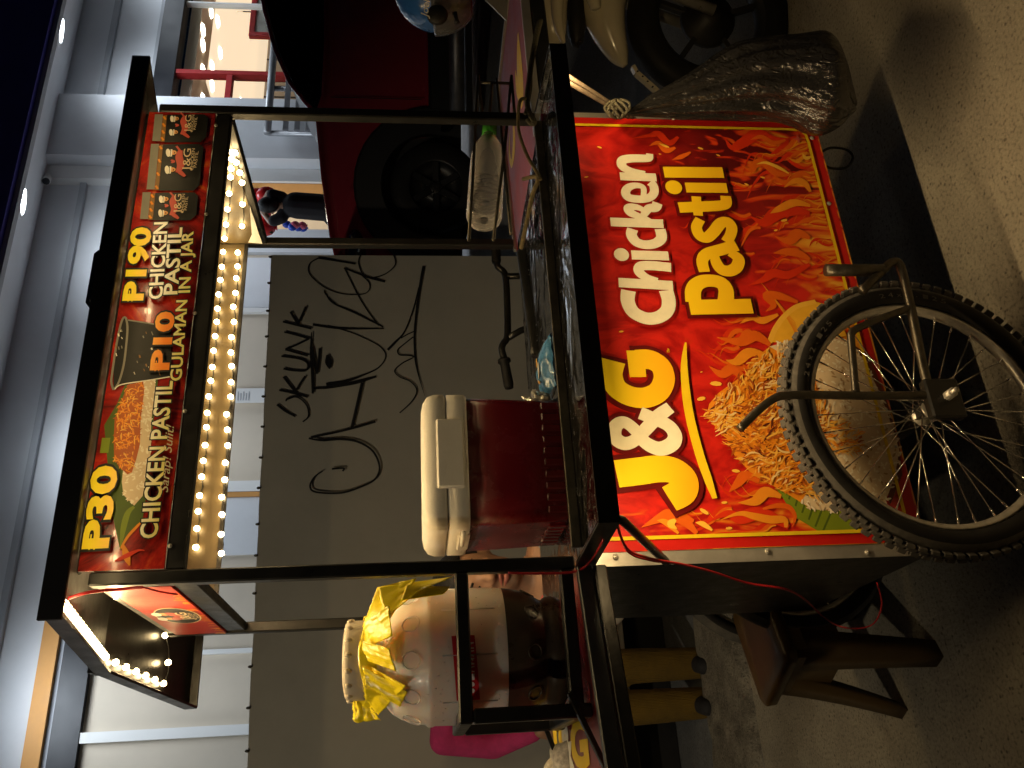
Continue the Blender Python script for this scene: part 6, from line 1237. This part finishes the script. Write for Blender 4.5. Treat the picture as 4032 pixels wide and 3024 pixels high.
mb = MB(); mb.tube([MX @ Vector((.26, -.34, .80)), MX @ Vector((.24, 0, .74)), MX @ Vector((.26, .34, .80))], .014, 10); mb.build('handlebar', M_['car_black'], moto)
mb = MB(); q = [mt(u, v, 2.55) for u, v in ((3040, 1895), (2950, 1985), (2938, 1996), (3040, 2000))]; mb.add(q, [(0, 1, 2, 3)]); mb.build('windscreen', M_['moto_grey'], moto, solid=.008)
mb = MB(); mb.rbox((.2, -.13, .42), (1.35, .13, .72), .06, 0, MX); mb.rbox((.95, -.11, .30), (1.25, .11, .5), .05, 0, MX); mb.build('frame_body', M_['moto_cream'], moto)
mb = MB(); mb.rbox((.55, -.12, .725), (1.4, .12, .80), .04, 0, MX); mb.build('seat', M_['car_black'], moto)
mb = MB(); M2 = MX @ Matrix.Translation((1.25, 0, 0)); mb.lathe([(.16, -.05), (.24, -.06), (.285, -.04), (.295, 0), (.285, .04), (.24, .06), (.16, .05)], 40, 0, M2 @ Matrix.Rotation(math.pi/2, 4, 'X')); mb.lathe([(0, .03), (.16, .04), (.16, -.04), (0, -.03)], 24, 0, M2 @ Matrix.Rotation(math.pi/2, 4, 'X')); mb.build('rear_wheel', M_['rubber'], moto)
# blue helmet hanging on the motorcycle's handlebar
hc = mt(3045, 1715, 2.72); hm = thing('helmet', 'glossy blue open face helmet with smoky visor hanging at the right edge', 'helmet', hc)
mb = MB(); mb.ell(hc+RT*.02, (.128, .135, .132), 32); mb.build('shell', M_['helmet_blue'], hm)
mb = MB(); vz = hc+RT*.02
mb.grid(lambda a, b_: tuple(vz+(lambda th, el: RT*(-.140*math.cos(th)*math.cos(el))+FW*(-.147*math.sin(th)*math.cos(el))+UP*(.144*math.sin(el)))(-.35+1.75*a, -.95+.98*b_)), 24, 12); mb.build('visor', mat('visor_smoke', (.085, .09, .105), .22, var=.1, coat=.3), hm, solid=.003)
c = mt(2965, 1722, 2.60); mb = MB(); mb.tube([c+FW*.0, c-FW*.010], [.032, .026], 20); mb.build('pivot_cap', M_['car_black'], hm)
mb = MB(); mb.tube([mt(2975, 1790, 2.62), mt(2945, 1798, 2.62), mt(2932, 1800, 2.62)], [.008, .006, .010], 8); mb.build('strap', M_['car_black'], hm)
ph = Plane(mt(3010, 1720, 2.585), RT, UP); mb = MB(); text_into(mb, ph, 'Joel', (-.045, .028), (.012, .020), .022, .001, 0, .01, .25); mb.build('lettering', inp('white'), hm)
# ------------------------------------------------------------------ bicycle behind the cart
yB = 1.02; bc = aty(842, 2965, yB); bk_ = thing('bicycle', 'black bicycle leaning behind the counter, its handlebar and grips showing', 'bicycle', (bc.x+.4, yB, 0))
rw = MB(); wheel(bc.x, yB, .295, .29, bk_, 'wheel', False, 28)
hb = lambda x, y, yy=.80: aty(*Z5(x, y), yy)
mb = MB(); mb.tube(spline([tuple(hb(*p)) for p in ((1085, 850), (1060, 690), (1040, 610), (1048, 570), (1070, 540), (1078, 480), (1074, 300), (1066, 150), (1050, 100), (1010, 60), (1005, -40))], 5), .0115, 10); mb.tube([hb(1082, 530), hb(1160, 485), hb(1300, 430)], .011, 10); mb.tube([hb(1068, 132), hb(1160, 130), hb(1300, 150)], .011, 10); mb.tube([hb(1300, 430), hb(1300, 150)], .013, 10); mb.build('handlebar', M_['black_paint'], bk_)
for a, b_ in (((1088, 855), (1054, 672)), ((1005, 45), (1000, -80))):
    mb = MB(); p, q = hb(*a), hb(*b_); mb.tube([p, p.lerp(q, .12), p.lerp(q, .9), p.lerp(q, .92), q], [.014, .0165, .0155, .022, .021], 14); mb.build('grip', M_['rubber'], bk_)
mb = MB(); s0 = aty(600, 2392, yB-.1); s1 = aty(488, 2397, yB-.1); mb.tube([s0+Vector((.16, 0, .02)), s0+Vector((.08, 0, .012)), s0, s0.lerp(s1, .5), s0.lerp(s1, .9), s1], [.05, .06, .034, .026, .013, .008], 14); mb.build('saddle', M_['black_paint'], bk_)
hd_ = hb(1300, 290); mb = MB(); mb.tube([hd_, hd_-Vector((0, -.1, .12)), Vector((hd_.x, yB, .60))], .017, 10); mb.tube([Vector((hd_.x, yB, .78)), s0+Vector((.08, .1, -.05))], .015, 10); mb.tube([Vector((hd_.x, yB, .62)), Vector((bc.x+.42, yB, .30)), s0+Vector((.08, .1, -.02))], .016, 10); mb.tube([Vector((bc.x+.42, yB, .30)), bc], .010, 8); mb.tube([s0+Vector((.08, .1, -.08)), bc], .009, 8); mb.tube([Vector((hd_.x, yB, .62)), Vector((hd_.x+.05, yB, .295))], .013, 8); mb.build('frame', M_['black_paint'], bk_)
wheel(hd_.x+.05, yB, .295, .29, bk_, 'wheel', False, 28)
